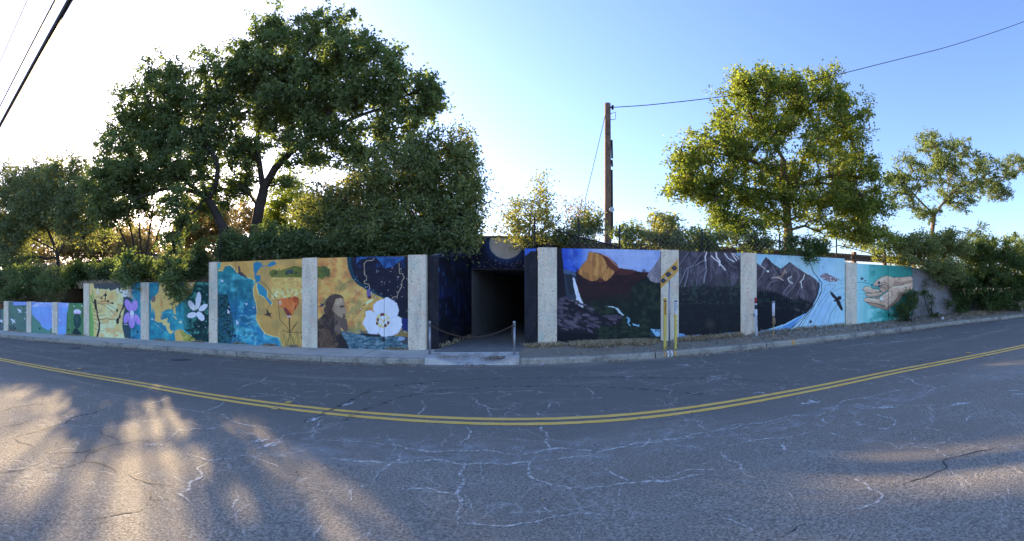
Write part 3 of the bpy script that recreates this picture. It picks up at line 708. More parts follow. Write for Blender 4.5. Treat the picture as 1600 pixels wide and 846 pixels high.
def mural_lake(P):                                  # crop H
    P.c[:] = R(134, 190, 218)
    P.grad([(0, R(120, 178, 210)), (150, R(140, 194, 214)), (450, R(132, 184, 232)), (800, R(150, 206, 240))], 'y'); P.noisy(R(160, 206, 232), 90, .52, .6, 2)
    P.grad([(650, R(134, 186, 232)), (900, R(150, 208, 220))], 'x', P.x > 650, .5)
    mt = [(0, 90), (35, 95), (80, 130), (110, 80), (135, 42), (165, 65), (200, 105), (280, 155), (320, 130), (368, 92), (420, 130), (500, 185), (560, 215), (620, 260), (660, 305), (655, 370), (640, 430), (600, 510), (540, 570), (0, 640)]
    m = P.inside(mt); P.put(m, R(72, 68, 80)); rocky(P, m.astype(float), 5, R(50, 47, 60), R(98, 97, 112), 44)
    for a, c, w in (([(140, 48), (215, 190), (160, 260), (120, 330)], R(44, 42, 54), 10), ([(370, 95), (300, 170), (330, 260), (280, 320)], R(44, 42, 54), 10), ([(40, 100), (130, 160), (60, 280)], R(112, 112, 128), 7), ([(200, 110), (290, 240), (320, 330)], R(40, 38, 50), 14), ([(440, 170), (470, 220), (420, 320), (330, 420)], R(108, 108, 124), 8), ([(540, 220), (620, 300), (640, 400)], R(46, 42, 54), 8), ([(560, 240), (600, 300), (620, 420)], R(104, 96, 108), 6), ([(380, 300), (300, 400)], R(108, 108, 124), 10), ([(480, 330), (440, 420)], R(98, 98, 114), 12), ([(250, 270), (180, 290), (150, 350)], R(98, 98, 114), 14), ([(500, 340), (600, 420)], R(50, 48, 60), 10)):
        P.line(a, w, c, .85)
    s = R(214, 208, 212)
    P.poly([(140, 172), (170, 176), (165, 192), (145, 190)], s); P.line([(80, 125), (130, 160)], 5, s, .8); P.line([(385, 235), (352, 255), (365, 285), (398, 300)], 8, s); P.line([(515, 215), (500, 260), (470, 290)], 8, s); P.line([(480, 290), (490, 345)], 8, s); P.line([(520, 195), (555, 215)], 6, s)
    P.poly([(185, 250), (240, 232), (290, 225), (320, 145), (340, 185), (290, 240), (310, 275), (260, 255)], R(136, 112, 100)); P.line([(190, 250), (250, 240), (310, 275)], 5, s, .8); P.line([(320, 180), (338, 200)], 5, s, .8)
    tm = [(0, 370)] + [(x, 375 + (x > 200) * (x - 200) * .42 + (18 if (x // 12) % 2 else -12) - (50 if 440 < x < 600 else 0)) for x in range(20, 620, 12)] + [(600, 520), (540, 590), (430, 640), (320, 700), (100, 770), (0, 790)]
    P.poly(tm, R(14, 20, 30)); P.noisy(R(30, 50, 48), 20, .55, .8, 9, (P.inside(tm) & (P.y < 560)).astype(float)); P.noisy(R(78, 74, 86), 20, .58, .8, 12, (P.inside(tm) & (P.x > 420) & (P.y > 500)).astype(float))
    P.poly([(70, 770), (200, 750), (290, 720), (380, 680), (440, 640), (540, 585), (560, 560), (470, 650), (400, 720), (330, 775), (80, 800)], R(70, 140, 214)); P.line([(120, 768), (280, 735), (400, 670), (500, 610)], 9, R(130, 190, 236), .8)
    P.poly([(330, 775), (400, 720), (500, 640), (560, 580), (500, 655), (440, 700), (380, 740), (350, 780)], R(30, 30, 38))
    k = R(24, 32, 44)
    P.poly([(345, 780), (560, 580), (640, 450), (690, 320), (700, 330), (650, 480), (560, 620), (420, 770)], R(158, 206, 240))
    P.line([(585, 140), (600, 190), (650, 250), (685, 300), (682, 370), (640, 470), (560, 580), (420, 770)], 7, k, 1); P.line([(655, 270), (662, 330), (640, 420), (600, 500), (500, 640), (360, 765)], 5, k); P.line([(680, 390), (600, 540), (455, 770)], 4, k)
    P.line([(700, 400), (720, 330), (760, 308), (820, 320), (800, 350), (740, 400), (660, 500), (520, 755)], 3, k, .8); P.line([(915, 345), (860, 350), (780, 390), (700, 500), (580, 750)], 2.6, k, .8); P.line([(915, 400), (860, 425)], 2.4, k, .7); P.line([(780, 480), (730, 590), (665, 740)], 2.6, k, .8); P.line([(915, 455), (840, 500), (770, 600), (735, 725)], 3.2, k, .9); P.line([(850, 590), (835, 700)], 2.2, k, .6); P.line([(830, 540), (800, 650)], 2.2, k, .6)
    P.line([(915, 262), (800, 290)], 2.6, k, .7); P.line([(915, 300), (850, 302)], 2.2, k, .6)
    P.poly([(660, 232), (700, 208), (725, 200), (760, 215), (800, 240), (862, 262), (820, 282), (760, 288), (700, 262)], R(110, 100, 116)); P.noisy(R(226, 218, 226), 12, .58, .8, 20, ((P.x > 670) & (P.x < 850) & (P.y > 205) & (P.y < 285) & (P.c[:, 2] < .25)).astype(float))
    P.poly([(765, 378), (785, 388), (825, 430), (840, 440), (845, 422), (875, 432), (876, 458), (855, 465), (870, 500), (890, 545), (888, 572), (865, 560), (835, 505), (820, 478), (792, 480), (812, 458), (780, 425), (768, 400)], R(34, 32, 40))

def mural_hands(P):                                 # crop I
    P.c[:] = R(40, 160, 160)
    P.grad([(90, R(146, 208, 224)), (250, R(90, 190, 196)), (420, R(30, 156, 150)), (600, R(14, 112, 110)), (680, R(10, 60, 64))], 'x')
    P.grad([(80, R(20, 110, 100)), (300, R(60, 170, 160))], 'y', (P.x > 230) & (P.y < 300), .45); P.noisy(R(150, 216, 228), 60, .54, .6, 3, (P.y > 560).astype(float)); P.noisy(R(16, 128, 124), 70, .52, .6, 4, (P.x > 250).astype(float), .5)
    for y in (292, 340, 375, 420, 455): P.line([(90, y), (200, y + 3), (260, y + 15)], 2.5, R(40, 100, 110), .7)
    sk, sd, shd, li = R(196, 172, 150), R(136, 110, 94), R(52, 42, 42), R(226, 206, 184)
    def blob(pts, c, o=7):
        P.line(pts + [pts[0]], o, shd, .9); P.poly(pts, c)
    blob([(280, 310), (320, 270), (370, 235), (430, 220), (500, 240), (600, 238), (690, 228), (730, 262), (715, 300), (620, 312), (540, 322), (480, 350), (430, 350), (390, 310), (350, 330), (300, 340)], sk)
    P.poly([(500, 290), (600, 285), (720, 262), (715, 298), (620, 310), (540, 320), (480, 345)], sd, .6); P.poly([(330, 270), (430, 230), (490, 248), (420, 252), (360, 280)], li, .8)
    P.line([(365, 305), (400, 290), (435, 308)], 7, shd, .8); P.line([(400, 262), (408, 292), (395, 315)], 5, sd, .9)
    blob([(350, 340), (400, 318), (470, 345), (440, 380), (400, 405), (360, 390)], R(162, 136, 116)); P.line([(385, 330), (440, 352)], 6, li, .6)
    blob([(345, 350), (375, 352), (410, 372), (412, 400), (380, 402), (350, 372)], R(184, 158, 134), 5)
    blob([(160, 370), (190, 335), (240, 340), (280, 368), (335, 370), (345, 390), (320, 405), (270, 415), (200, 402)], sk); P.poly([(180, 358), (200, 342), (240, 348), (270, 368), (220, 362)], li, .8); P.ell(325, 382, 14, 9, li); P.poly([(180, 392), (270, 408), (330, 396), (320, 405), (270, 415), (200, 402)], sd, .8)
    blob([(184, 412), (250, 420), (340, 400), (378, 400), (374, 425), (320, 446), (250, 455), (198, 440)], R(190, 164, 142)); P.poly([(198, 436), (250, 448), (320, 438), (374, 420), (370, 430), (320, 446), (250, 455)], sd, .8); P.poly([(200, 418), (260, 426), (330, 412), (300, 424), (240, 432)], li, .6)
    blob([(194, 456), (280, 465), (350, 452), (400, 442), (352, 478), (250, 475)], R(158, 132, 114), 5)
    blob([(172, 482), (200, 464), (280, 470), (345, 475), (400, 500), (440, 520), (420, 562), (340, 530), (230, 515), (180, 500)], sk); P.poly([(190, 480), (230, 470), (320, 482), (380, 505), (300, 494)], li, .8); P.poly([(200, 505), (340, 526), (425, 556), (420, 562), (340, 532), (230, 516)], sd, .9)
    blob([(205, 514), (340, 537), (420, 572), (420, 600), (330, 570), (245, 542)], R(160, 134, 114))
    blob([(440, 380), (480, 340), (560, 325), (640, 310), (720, 290), (745, 360), (660, 395), (600, 440), (560, 500), (480, 560), (422, 600), (395, 520), (400, 500), (470, 450), (480, 430)], sk)
    P.poly([(660, 392), (600, 440), (560, 500), (480, 560), (422, 598), (428, 566), (500, 510), (550, 440), (600, 400)], sd, .8); P.poly([(480, 350), (560, 332), (640, 320), (700, 305), (640, 345), (540, 352)], li, .8)
    blob([(345, 470), (370, 440), (440, 395), (472, 382), (492, 430), (440, 470), (390, 506), (355, 500)], R(204, 180, 156), 7); P.poly([(370, 450), (440, 402), (465, 396), (440, 425), (390, 450)], li, .8); P.ell(370, 474, 20, 20, R(230, 218, 210), .5); P.line([(352, 486), (372, 498), (392, 486)], 4, sd)
    P.noisy(sd, 40, .60, .45, 8, ((P.x > 300) & (P.c[:, 0] > .35) & (P.y > 230)).astype(float))
    P.line([(90, 292), (180, 295), (260, 320), (340, 340), (420, 352), (450, 352)], 4, R(60, 76, 90))
    b = R(34, 40, 76)
    for x, y, r in ((155, 255, 26), (188, 275, 14), (340, 300, 30), (345, 330, 22), (262, 325, 18), (265, 350, 14), (150, 240, 12)): P.bird(x, y, r, b, x * .3); P.ell(x, y, r * .45, r * .4, b)
    P.line([(440, 85), (447, 700)], 5, R(20, 60, 60), .9)

def mural_lintel(P):                                # crop J
    P.c[:] = R(12, 16, 44); P.noisy(R(22, 28, 70), 40, .5, .6, 3)
    for r, a in ((150, .25), (132, .35), (120, .6)): P.ell(553, 95, r, r * .9, R(28, 70, 150), 0, a, .25)
    P.ell(553, 90, 108, 98, R(190, 205, 230), 0, .9, .05); P.ell(553, 86, 102, 94, R(176, 184, 206)); P.noisy(R(186, 192, 212), 60, .5, .6, 5, (np.hypot(P.x - 553, P.y - 86) < 98).astype(float))
    rs = np.random.default_rng(3)
    for _ in range(60): P.ell(rs.uniform(300, 680), rs.uniform(190, 262), 1.6, 1.6, R(170, 180, 200))
def mural_wing(P):
    P.c[:] = R(8, 11, 26)
    P.noisy(R(13, 19, 50), 60, .5, .7, 3); P.noisy(R(20, 56, 108), 14, .62, .45, 5, ((P.y > 150) & (P.y < 600)).astype(float), 6); P.noisy(R(60, 130, 200), 12, .74, .6, 6, ((P.y > 250) & (P.y < 560)).astype(float), 7)
    P.noisy(R(20, 26, 100), 60, .60, .45, 7, ((P.y > 380) & (P.y < 560)).astype(float)); P.noisy(R(40, 42, 46), 40, .5, .8, 8, (P.y > 640).astype(float)); P.noisy(R(70, 90, 120), 50, .58, .5, 9, (P.y < 180).astype(float))
def mural_black(P): P.c[:] = R(26, 28, 38); P.noisy(R(34, 38, 52), 30, .52, .7, 3, None, 3); P.noisy(R(60, 54, 50), 20, .66, .5, 5)
def mural_blackr(P):
    mural_black(P); P.poly([(670, 120), (760, 118), (750, 138), (715, 140), (690, 165), (668, 165)], R(30, 84, 190)); P.line([(671, 165), (671, 205)], 7, R(180, 160, 120), .8)

# ------------------------------------------------------------------ walls
def painted_panel(name, parent, p0, p1, z0, z1, art, crop, label=None, thick=.2, step=.0125):
    """upright slab whose front runs from p0 to p1 (x, y); z0 may differ at both ends; painted front, bare sides"""
    p0, p1 = np.array(p0, float), np.array(p1, float)
    z0a, z0b = (z0, z0) if np.isscalar(z0) else z0
    z1a, z1b = (z1, z1) if np.isscalar(z1) else z1
    Lx = np.linalg.norm(p1 - p0); nx = max(2, int(Lx / step)); nz = max(2, int((max(z1a, z1b) - min(z0a, z0b)) / step))
    s, t = np.meshgrid(np.linspace(0, 1, nx + 1), np.linspace(0, 1, nz + 1)); s, t = s.ravel(), t.ravel()
    X = p0[0] + (p1[0] - p0[0]) * s; Y = p0[1] + (p1[1] - p0[1]) * s
    lo = z0a + (z0b - z0a) * s; hi = z1a + (z1b - z1a) * s; Z = lo + (hi - lo) * t
    px, py = proj(X, Y, Z)
    P = Paint(px, py, *crop, R(120, 120, 120)); art(P)
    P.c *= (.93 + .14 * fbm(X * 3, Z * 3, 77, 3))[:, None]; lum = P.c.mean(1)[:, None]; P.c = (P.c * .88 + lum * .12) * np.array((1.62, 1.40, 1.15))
    edge = np.clip((Z - lo) / .05, 0, 1); P.c = P.c * (.6 + .4 * edge)[:, None] + (1 - edge)[:, None] * .4 * lin((110, 100, 88))   # dirt splashed on the foot of the wall
    i = np.arange(nx); j = np.arange(nz); ii, jj = np.meshgrid(i, j); a = (jj * (nx + 1) + ii).ravel()
    f = np.stack([a, a + 1, a + nx + 2, a + nx + 1], 1)
    V = np.stack([X, Y, Z], 1)
    d = (p1 - p0) / Lx; n = np.array([-d[1], d[0]]) * thick            # away from the street
    c = nx + 1; cor = [0, nx, (nz) * c, nz * c + nx]
    back = V[cor] + np.array([n[0], n[1], 0]); k = len(V)
    V = np.vstack([V, back]); A, B, Cc, D = cor; a2, b2, c2, d2 = k, k + 1, k + 2, k + 3
    f = np.vstack([f, [[A, a2, b2, B], [Cc, D, d2, c2], [A, Cc, c2, a2], [B, b2, d2, D], [a2, c2, d2, b2]]])
    cc = np.vstack([P.c, np.tile(lin((120, 118, 112)), (4, 1))])
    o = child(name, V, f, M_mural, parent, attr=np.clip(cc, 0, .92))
    if label: o['label'] = label
    return o
def slab(name, parent, p0, p1, z0, z1, m, proud=.03, thick=.24):
    p0, p1 = np.array(p0, float), np.array(p1, float)
    d = (p1 - p0) / np.linalg.norm(p1 - p0); n = np.array([-d[1], d[0]])
    z0a, z0b = (z0, z0) if np.isscalar(z0) else z0; z1a, z1b = (z1, z1) if np.isscalar(z1) else z1
    v = []
    nseg = 6; nh = 14; rr = np.random.default_rng(int(abs(p0[0] * 97 + p0[1] * 31)) + 3)
    V = []; Fc = []
    for j in range(nh + 1):
        for i in range(nseg + 1):
            s = i / nseg; t = j / nh; q = p0 + (p1 - p0) * s
            w = .006 * (rr.random() - .5) if 0 < i < nseg else .004 * rr.random()
            e = .008 if i in (0, nseg) or j == nh else 0
            q2 = q - n * (proud + w - e)
            V.append((q2[0], q2[1], z0a + (z0b - z0a) * s + (z1a + (z1b - z1a) * s - z0a - (z0b - z0a) * s) * t))
    for j in range(nh):
        for i in range(nseg):
            a = j * (nseg + 1) + i; Fc.append((a, a + 1, a + nseg + 2, a + nseg + 1))
    k = len(V); c = nseg + 1
    b0, b1 = p0 + n * thick, p1 + n * thick
    V += [(b0[0], b0[1], z0a), (b1[0], b1[1], z0b), (b1[0], b1[1], z1b), (b0[0], b0[1], z1a)]
    Fc.append(tuple([j * c for j in range(nh + 1)][::-1] + [k, k + 3][::1]) if False else tuple([k, k + 3] + [j * c for j in range(nh, -1, -1)]))
    Fc.append(tuple([j * c + nseg for j in range(nh + 1)] + [k + 2, k + 1]))
    Fc.append(tuple([nh * c + i for i in range(nseg, -1, -1)] + [k + 3, k + 2])); Fc.append((k, k + 1, k + 2, k + 3))
    return child(name, V, Fc, m, parent)

def wallpt(px, seg):
    """where the line of sight of column px meets the wall line seg = ((px, Y), (px, Y)), in plan"""
    (pa, Ya), (pb, Yb) = seg
    A = np.array((Ya * math.tan(az(pa)), Ya)); B = np.array((Yb * math.tan(az(pb)), Yb))
    d = B - A; t = math.tan(az(px)); s = (A[0] - t * A[1]) / (t * d[1] - d[0])
    return A + s * d

def hole(parent, px, py, seg, r=.045):
    q = wallpt(px, seg); z = H + (HOR - py) * math.hypot(*q) / F
    m = MB(); m.tube([(q[0], q[1] - .012, z), (q[0], q[1] + .05, z)], r, 10, True)
    return m.build('drain_hole', M_black, parent)

SEG_LOW = ((12, 10.95), (131, 11.75)); SEG_MID = ((131, 11.78), (327, 12.40)); SEG_HIGH = ((327, 12.38), (666, 12.12)); SEG_R = ((820, 12.30), (1480, 12.30))
def base(q, extra=0.0): return float(zr(q[0]) - .25 + extra)
def build_wall(name, label, seg, tops, items, y_cap=None):
    a, b = seg; qa = wallpt(items[0][1], seg)
    t = thing(name, (qa[0], qa[1], base(qa)), label, 'wall', 'painted retaining walls along the street')
    for it in items:
        kind, x0, x1 = it[0], it[1], it[2]
        q0, q1 = wallpt(x0, seg), wallpt(x1, seg); d = (q1 - q0) / np.linalg.norm(q1 - q0)
        zt = tops(x0), tops(x1)
        if kind == 'p':
            slab('pilaster', t, q0, q1, (base(q0), base(q1)), (zt[0] + .02, zt[1] + .02), M_pebble, proud=.035)
        else:
            painted_panel('mural_panel', t, q0 + d * .012, q1 - d * .012, (base(q0), base(q1)), zt, it[3], it[4], it[5])
    return t
zc = lambda z: (lambda px: z)
q = wallpt(-90, SEG_LOW)
low = build_wall('retaining_wall', 'lowest painted wall at the far left with green and blue panels and white birds', SEG_LOW, zc(1.155), [
    ('p', 6.5, 13.5), ('m', 13.5, 42, mural_low, (0, 460, 11.43), 'green panel with white birds'),
    ('p', 42, 49), ('m', 49, 82, mural_low, (0, 460, 11.43), 'blue panel with a green hill line'),
    ('p', 82, 90.5), ('m', 90.5, 130.8, mural_low, (0, 460, 11.43), 'blue and green panel with pink thistle flower')])
far = build_wall('retaining_wall', 'short slate grey wall end cut off by the left edge of the photo', ((-90, 10.1), (6.5, 10.92)), zc(.80), [
    ('m', -60, 6.3, mural_low, (0, 460, 11.43), 'slate grey panel with one white bird')])
mid = build_wall('retaining_wall', 'middle height painted wall with violet, map and white star flower', SEG_MID, zc(1.935), [
    ('p', 131.2, 139.5), ('m', 139.5, 220.5, mural_tree, (130, 435, 8.055), 'yellow panel with bare tree and purple violet'),
    ('p', 220.5, 233), ('m', 233, 326.6, mural_map, (225, 435, 8.055), 'turquoise and ochre map panel with white star shaped flower')])
high = build_wall('retaining_wall', 'tall painted wall left of the underpass with orange poppy and bearded man', SEG_HIGH, zc(2.56), [
    ('p', 327.2, 340), ('m', 340, 472.5, mural_poppy, (325, 400, 5.6375), 'bay map panel with orange poppy'),
    ('p', 472.5, 496), ('m', 496, 638, mural_man, (485, 395, 5.456), 'bearded man in profile with large white flower under a night sky'),
    ('p', 638, 665.5)])
right = build_wall('retaining_wall', 'tall painted wall right of the underpass with golden dome and grey peaks', SEG_R, lambda px: 2.745 if px < 1320.6 else 2.6, [
    ('p', 840.5, 870), ('m', 870, 1032.5, mural_dome, (865, 385, 5.286), 'golden granite dome with waterfall and dark forest'),
    ('p', 1032.5, 1060), ('m', 1060, 1157, mural_peaks, (1030, 385, 5.2875), 'grey peaks over a dark forest'),
    ('p', 1157, 1181.5), ('m', 1181.5, 1320.5, mural_lake, (1175, 395, 6.267), 'grey mountain, pale blue water lines and black bird'),
    ('p', 1321, 1338), ('m', 1338, 1426, mural_hands, (1325, 400, 7.05), 'teal panel with two cupped hands')])
for par, seg, pts in ((low, SEG_LOW, ((24, 513.5), (62, 513.5), (107, 515.8))), (mid, SEG_MID, ((215, 518.5),)), (high, SEG_HIGH, ((367, 525), (472.8, 528), (599.5, 531))), (right, SEG_R, ((1109.5, 516), (1266.5, 503), (1388.5, 492)))):
    for x, y in pts: hole(par, x, y, seg)
# bare concrete end of the right wall
q0, q1 = wallpt(1426.5, SEG_R), wallpt(1500, SEG_R)
ow = thing('concrete_wall', (q0[0], q0[1], base(q0)), 'bare stained concrete wall end under the ivy at the right', 'wall')
slab('wall_face', ow, q0 + (.02, .10), q1 + (0, .10), (base(q0), base(q1)), (2.58, 2.35), M_old, proud=0, thick=.3)

# ------------------------------------------------------------------ underpass
JC = (660, 360, 4.23)
TD = np.array((math.sin(.2), math.cos(.2)))
A0 = np.array((-1.926, 12.30)); B0 = A0 + TD * 3.10
A1 = np.array((.70, 12.55)); B1 = np.array((1.34, 15.34))
up = thing('underpass', (0, 15.3, 0), 'dark square underpass with a pale moon painted above its opening', 'underpass')
o = painted_panel('wing_wall', up, A0, B0, -.25, (2.56, 3.36), mural_wing, JC, 'left wing wall with blue strokes', .25, .02)
slab('wing_wall', up, B1, A1, -.25, (3.36, 2.7), M_darkpaint, proud=0, thick=.25)
painted_panel('lintel', up, (B0[0] - .02, B0[1] + .01), (1.8, 15.35), 2.33, 3.365, mural_lintel, JC, 'lintel with pale moon on night blue', .35, .015)
m = MB(); m.box(-1.7, 1.9, 15.30, 15.75, 3.37, 3.43, .01); m.build('coping', M_wallback, up)
C0 = B0 + TD * 26; C1 = B1 + TD * 26
slab('tunnel_wall', up, B0 + (0, .02), C0, -.25, 2.7, M_tunnel, proud=0, thick=.25)
slab('tunnel_wall', up, C1, B1 + (0, .02), -.25, 2.7, M_tunnel, proud=0, thick=.25)
m = MB(); m.add([(*(B0 + (-.2, .36)), 2.34), (*(B1 + (.2, .36)), 2.34), (*(C1 + (.2, 0)), 2.34), (*(C0 - (.2, 0)), 2.34), (*(B0 + (-.2, .36)), 2.6), (*(B1 + (.2, .36)), 2.6), (*(C1 + (.2, 0)), 2.6), (*(C0 - (.2, 0)), 2.6)], [(0, 1, 2, 3), (4, 7, 6, 5), (0, 4, 5, 1), (1, 5, 6, 2), (2, 6, 7, 3), (3, 7, 4, 0)])
m.build('tunnel_ceiling', M_tunnel, up)
m = MB(); m.box(C0[0] - .5, C1[0] + .5, C0[1], C0[1] + .3, -.3, 2.8); m.build('tunnel_end', M_tunnel, up)
for x0, x1, Y, art in ((668.5, 685, 12.28, mural_black), (820, 838.8, 12.28, mural_blackr)):
    pa = (Y * math.tan(az(x0)), Y); pb = (Y * math.tan(az(x1)), Y)
    painted_panel('pillar', up, pa, pb, -.25, 2.57 if x0 < 700 else 2.735, art, JC, 'black painted pillar', .22, .015)

# ------------------------------------------------------------------ ground
KERB = [(-250, 10.6), (0, 9.6), (100, 10.25), (240, 10.75), (333, 10.8), (484, 10.45), (640, 10.6), (812, 10.35), (900, 10.4), (1000, 10.45), (1100, 10.6), (1200, 10.75), (1320, 10.9), (1400, 11.1), (1500, 11.2), (1600, 10.7)]
kx = []; ky = []
for p, Yk in KERB[1:]:
    kx.append(Yk * math.tan(az(p))); ky.append(Yk)
kx = np.array([-70.] + kx + [75.]); ky = np.array([8.2] + ky + [9.2])
ksm = np.linspace(-70, 75, 600); kys = np.interp(ksm, kx, ky)
ker = np.hanning(25); ker /= ker.sum(); kys = np.convolve(np.pad(kys, 12, mode='edge'), ker, 'valid')
def KY(X): return np.interp(X, ksm, kys)

# ground sheet out to the horizon
ang = np.linspace(0, 2 * PI, 97)[:-1]; rad = [0, 8, 16, 26, 40, 60, 100, 200, 500, 1200, 2600]
V = [(0, 0, -.06)]; Fs = []
for r in rad[1:]:
    for a in ang: V.append((r * math.cos(a), r * math.sin(a), float(SL * np.clip(r * math.cos(a), -60, 60)) - .06))
for k in range(96): Fs.append((0, 1 + k, 1 + (k + 1) % 96))
for j in range(len(rad) - 2):
    for k in range(96):
        a, b = 1 + j * 96 + k, 1 + j * 96 + (k + 1) % 96; Fs.append((a, a + 96, b + 96, b))
tag(mesh_obj('ground', V, Fs, M_verge), kind='structure')

def strip(name, Xs, y0, y1, ny, off, mat_, kind='structure', rough=0.0, parent=None):
    Xs = np.asarray(Xs, float); n = len(Xs); rows = []
    for j in range(ny + 1):
        t = j / ny; Y = y0(Xs) * (1 - t) + y1(Xs) * t
        o = off(Xs, t) if callable(off) else off
        Z = zr(Xs) + o + (rough * (fbm(Xs * 2.1, Y * 2.1, 5) - .5) if rough and 0 < j < ny else 0)
        rows.append(np.stack([Xs, Y, Z], 1))
    V = np.vstack(rows); i, j = np.meshgrid(np.arange(n - 1), np.arange(ny)); a = (j * n + i).ravel()
    f = np.stack([a, a + 1, a + n + 1, a + n], 1)
    o = mesh_obj(name, V, f, mat_, parent, True)
    if kind: o['kind'] = kind
    return o
XR = np.linspace(-70, 75, 400)
strip('road', XR, lambda X: 0 * X - 3.2, KY, 8, lambda X, t: 0.0 - .0 * X, M_asphalt)
strip('gutter', XR, lambda X: KY(X) - .30, lambda X: KY(X) + .02, 2, .005, M_gutter)

def WY(X):                                          # plan line of the wall fronts
    q = [wallpt(-90, SEG_LOW), wallpt(131, SEG_LOW), wallpt(327, SEG_MID), wallpt(666, SEG_HIGH), wallpt(820, SEG_R), wallpt(1480, SEG_R)]
    return np.interp(X, [-70] + [p[0] for p in q] + [75], [q[0][1] - 2.5] + [p[1] for p in q] + [12.3])

X_A0, X_A1 = G(664, 570)[0], G(812, 571)[0]         # apron limits
# kerb stones
kp = tag(bpy.data.objects.new('kerb', None), kind='structure'); link(kp)
def kerb_run(xa, xb, length, mat_=M_kerb):
    n = max(1, int(abs(xb - xa) / length)); xs = np.linspace(xa, xb, n + 1)
    for a, b in zip(xs[:-1], xs[1:]):
        a2, b2 = a + .014, b - .014; sub = np.linspace(a2, b2, 4); v = []; f = []
        for X in sub:
            y = float(KY(X)); z = float(zr(X)); w = random.uniform(-.004, .004)
            v += [(X, y - .0 + w, z - .1), (X, y + w, z + .10), (X, y + .025 + w, z + .135), (X, y + .155, z + .138), (X, y + .16, z - .1)]
        for k in range(3):
            for q_ in range(4): c = k * 5 + q_; f.append((c, c + 5, c + 6, c + 1))
        f += [(0, 1, 2, 3, 4), (19, 18, 17, 16, 15)]
        mesh_obj('kerb_stone', v, f, mat_, kp)
kerb_run(-45, X_A0, 2.4); kerb_run(X_A1, 50, 3.0)
# sidewalk slabs on the left
sw = tag(bpy.data.objects.new('sidewalk', None), kind='structure'); link(sw)
xs = list(np.arange(X_A0, -46, -1.62))
for b, a in zip(xs[:-1], xs[1:]):
    v = []; f = []; t = random.uniform(-.004, .004)
    for X in (a + .014, b - .014):
        y0, y1 = float(KY(X)) + .165, float(WY(X)) + .1; z = float(zr(X)) + .138 + t
        v += [(X, y0, z - .15), (X, y0, z - .004), (X, y0 + .02, z), (X, y1, z + .012), (X, y1, z - .15)]
    for q_ in range(4): f.append((q_, q_ + 5, q_ + 6, q_ + 1))
    f += [(0, 1, 2, 3, 4), (9, 8, 7, 6, 5)]
    mesh_obj('paving_slab', v, f, M_concrete, sw)
strip('sidewalk_joint_bed', np.linspace(-46, X_A0, 60), lambda X: KY(X) + .12, lambda X: WY(X) + .1, 1, .105, M_gutter)
# right verge
def verge_off(X, t):
    g = np.interp(X, [.2, 1.5, 4, 8, 14, 30, 75], [.16, .19, .19, .25, .36, .55, .7])
    return .125 + (g - .125) * t ** .8 + .03 * np.sin(X * .9) * t * (1 - t) * 2
strip('verge', np.linspace(X_A1 - .1, 74, 420), lambda X: KY(X) + .15, lambda X: WY(X) + .25, 10, verge_off, M_verge, rough=.07)
# footpath into the underpass, and its apron
P0 = G(672, 554, .13); P1 = G(806, 553, .13)
m = MB()
cl, cr = (A0[0] - .35, 11.35), (1.05, 11.35)
pth = [(X_A0 + .02, float(KY(X_A0)) + 1.06), (X_A1 - .02, float(KY(X_A1)) + 1.06), (1.0, 12.3), tuple(B1), tuple(C1), tuple(C0), tuple(B0), tuple(A0), (X_A0 + .02, 12.25)]
m.add([(x, y, .166 + SL * x) for x, y in pth], [tuple(range(len(pth)))])
tag(m.build('path', M_path), kind='structure')
xa, xb = X_A0, X_A1; V = []; Fs = []
rowsd = [(0.0, .012), (.10, .03), (.45, .06), (.8, .12), (1.05, .155), (1.12, .16)]
xsd = np.linspace(xa, xb, 25)
for j, (dy, zo) in enumerate(rowsd):
    for X in xsd:
        e = min(X - xa, xb - X); fl = max(0.0, 1 - e / (.10 + .50 * (1 - min(1, dy / 1.0)) + .12)); fl = min(1, fl * 1.4)
        V.append((X, float(KY(X)) - .02 + dy, float(zr(X)) + zo * (1 - fl) + .155 * fl + (0 if j else -.0)))
for j in range(5):
    for i in range(24): a = j * 25 + i; Fs.append((a, a + 1, a + 26, a + 25))
n0 = len(V)
for X in xsd: V.append((X, float(KY(X)) - .02, float(zr(X)) - .1))
for i in range(24): Fs.append((n0 + i, n0 + i + 1, i + 1, i))
tag(mesh_obj('apron', V, Fs, M_apron, None, False), kind='structure')

# embankment behind the walls, with the notch of the underpass approach left open
TOP = lambda X: np.interp(X, [-60, -21, -16.4, -16.0, -9.4, -8.8, -2, 0, 1, 11, 12, 60], [.7, 1.0, 1.05, 1.75, 1.8, 2.4, 2.45, 2.6, 2.62, 2.6, 2.5, 2.7])
def EZ(X, Y):
    d = Y - WY(X) - .2
    left = 1 / (1 + np.exp((X + 3) / 2.5))
    z = TOP(X) + left * (.22 * np.clip(d - 1, 0, 15) + .02 * np.clip(d - 16, 0, 60)) + (1 - left) * .012 * np.clip(d, 0, 20)
    near = np.clip(np.minimum((d) / 1.5, 1), 0, 1)
    z = np.maximum(z, (3.30 - .35 * np.maximum(0, np.abs(X - .2) - 1.9)) * (Y > 14.0)) * 1.0
    return z + near * .25 * (fbm(X * .7, Y * .7, 9) - .5)
def patch(xl, xr, ys, nx):
    V = []
    for y in ys:
        a, b = xl(y), xr(y)
        X = a + (b - a) * (np.linspace(0, 1, nx) if True else 0)
        V.append(np.stack([X, np.full(nx, y) if y is not None else 0, EZ(X, np.full(nx, y))], 1))
    return V
def grid(rows):
    n = len(rows[0]); m_ = len(rows); V = np.vstack(rows); i, j = np.meshgrid(np.arange(n - 1), np.arange(m_ - 1)); a = (j * n + i).ravel()
    return V, np.stack([a, a + 1, a + n + 1, a + n], 1)
def wing_x(y, P, Q):
    t = (y - P[1]) / (Q[1] - P[1]); return P[0] + (Q[0] - P[0]) * t
rows = []
XL = np.concatenate([np.linspace(-60, -24, 20), np.linspace(-23, -2.3, 90)])
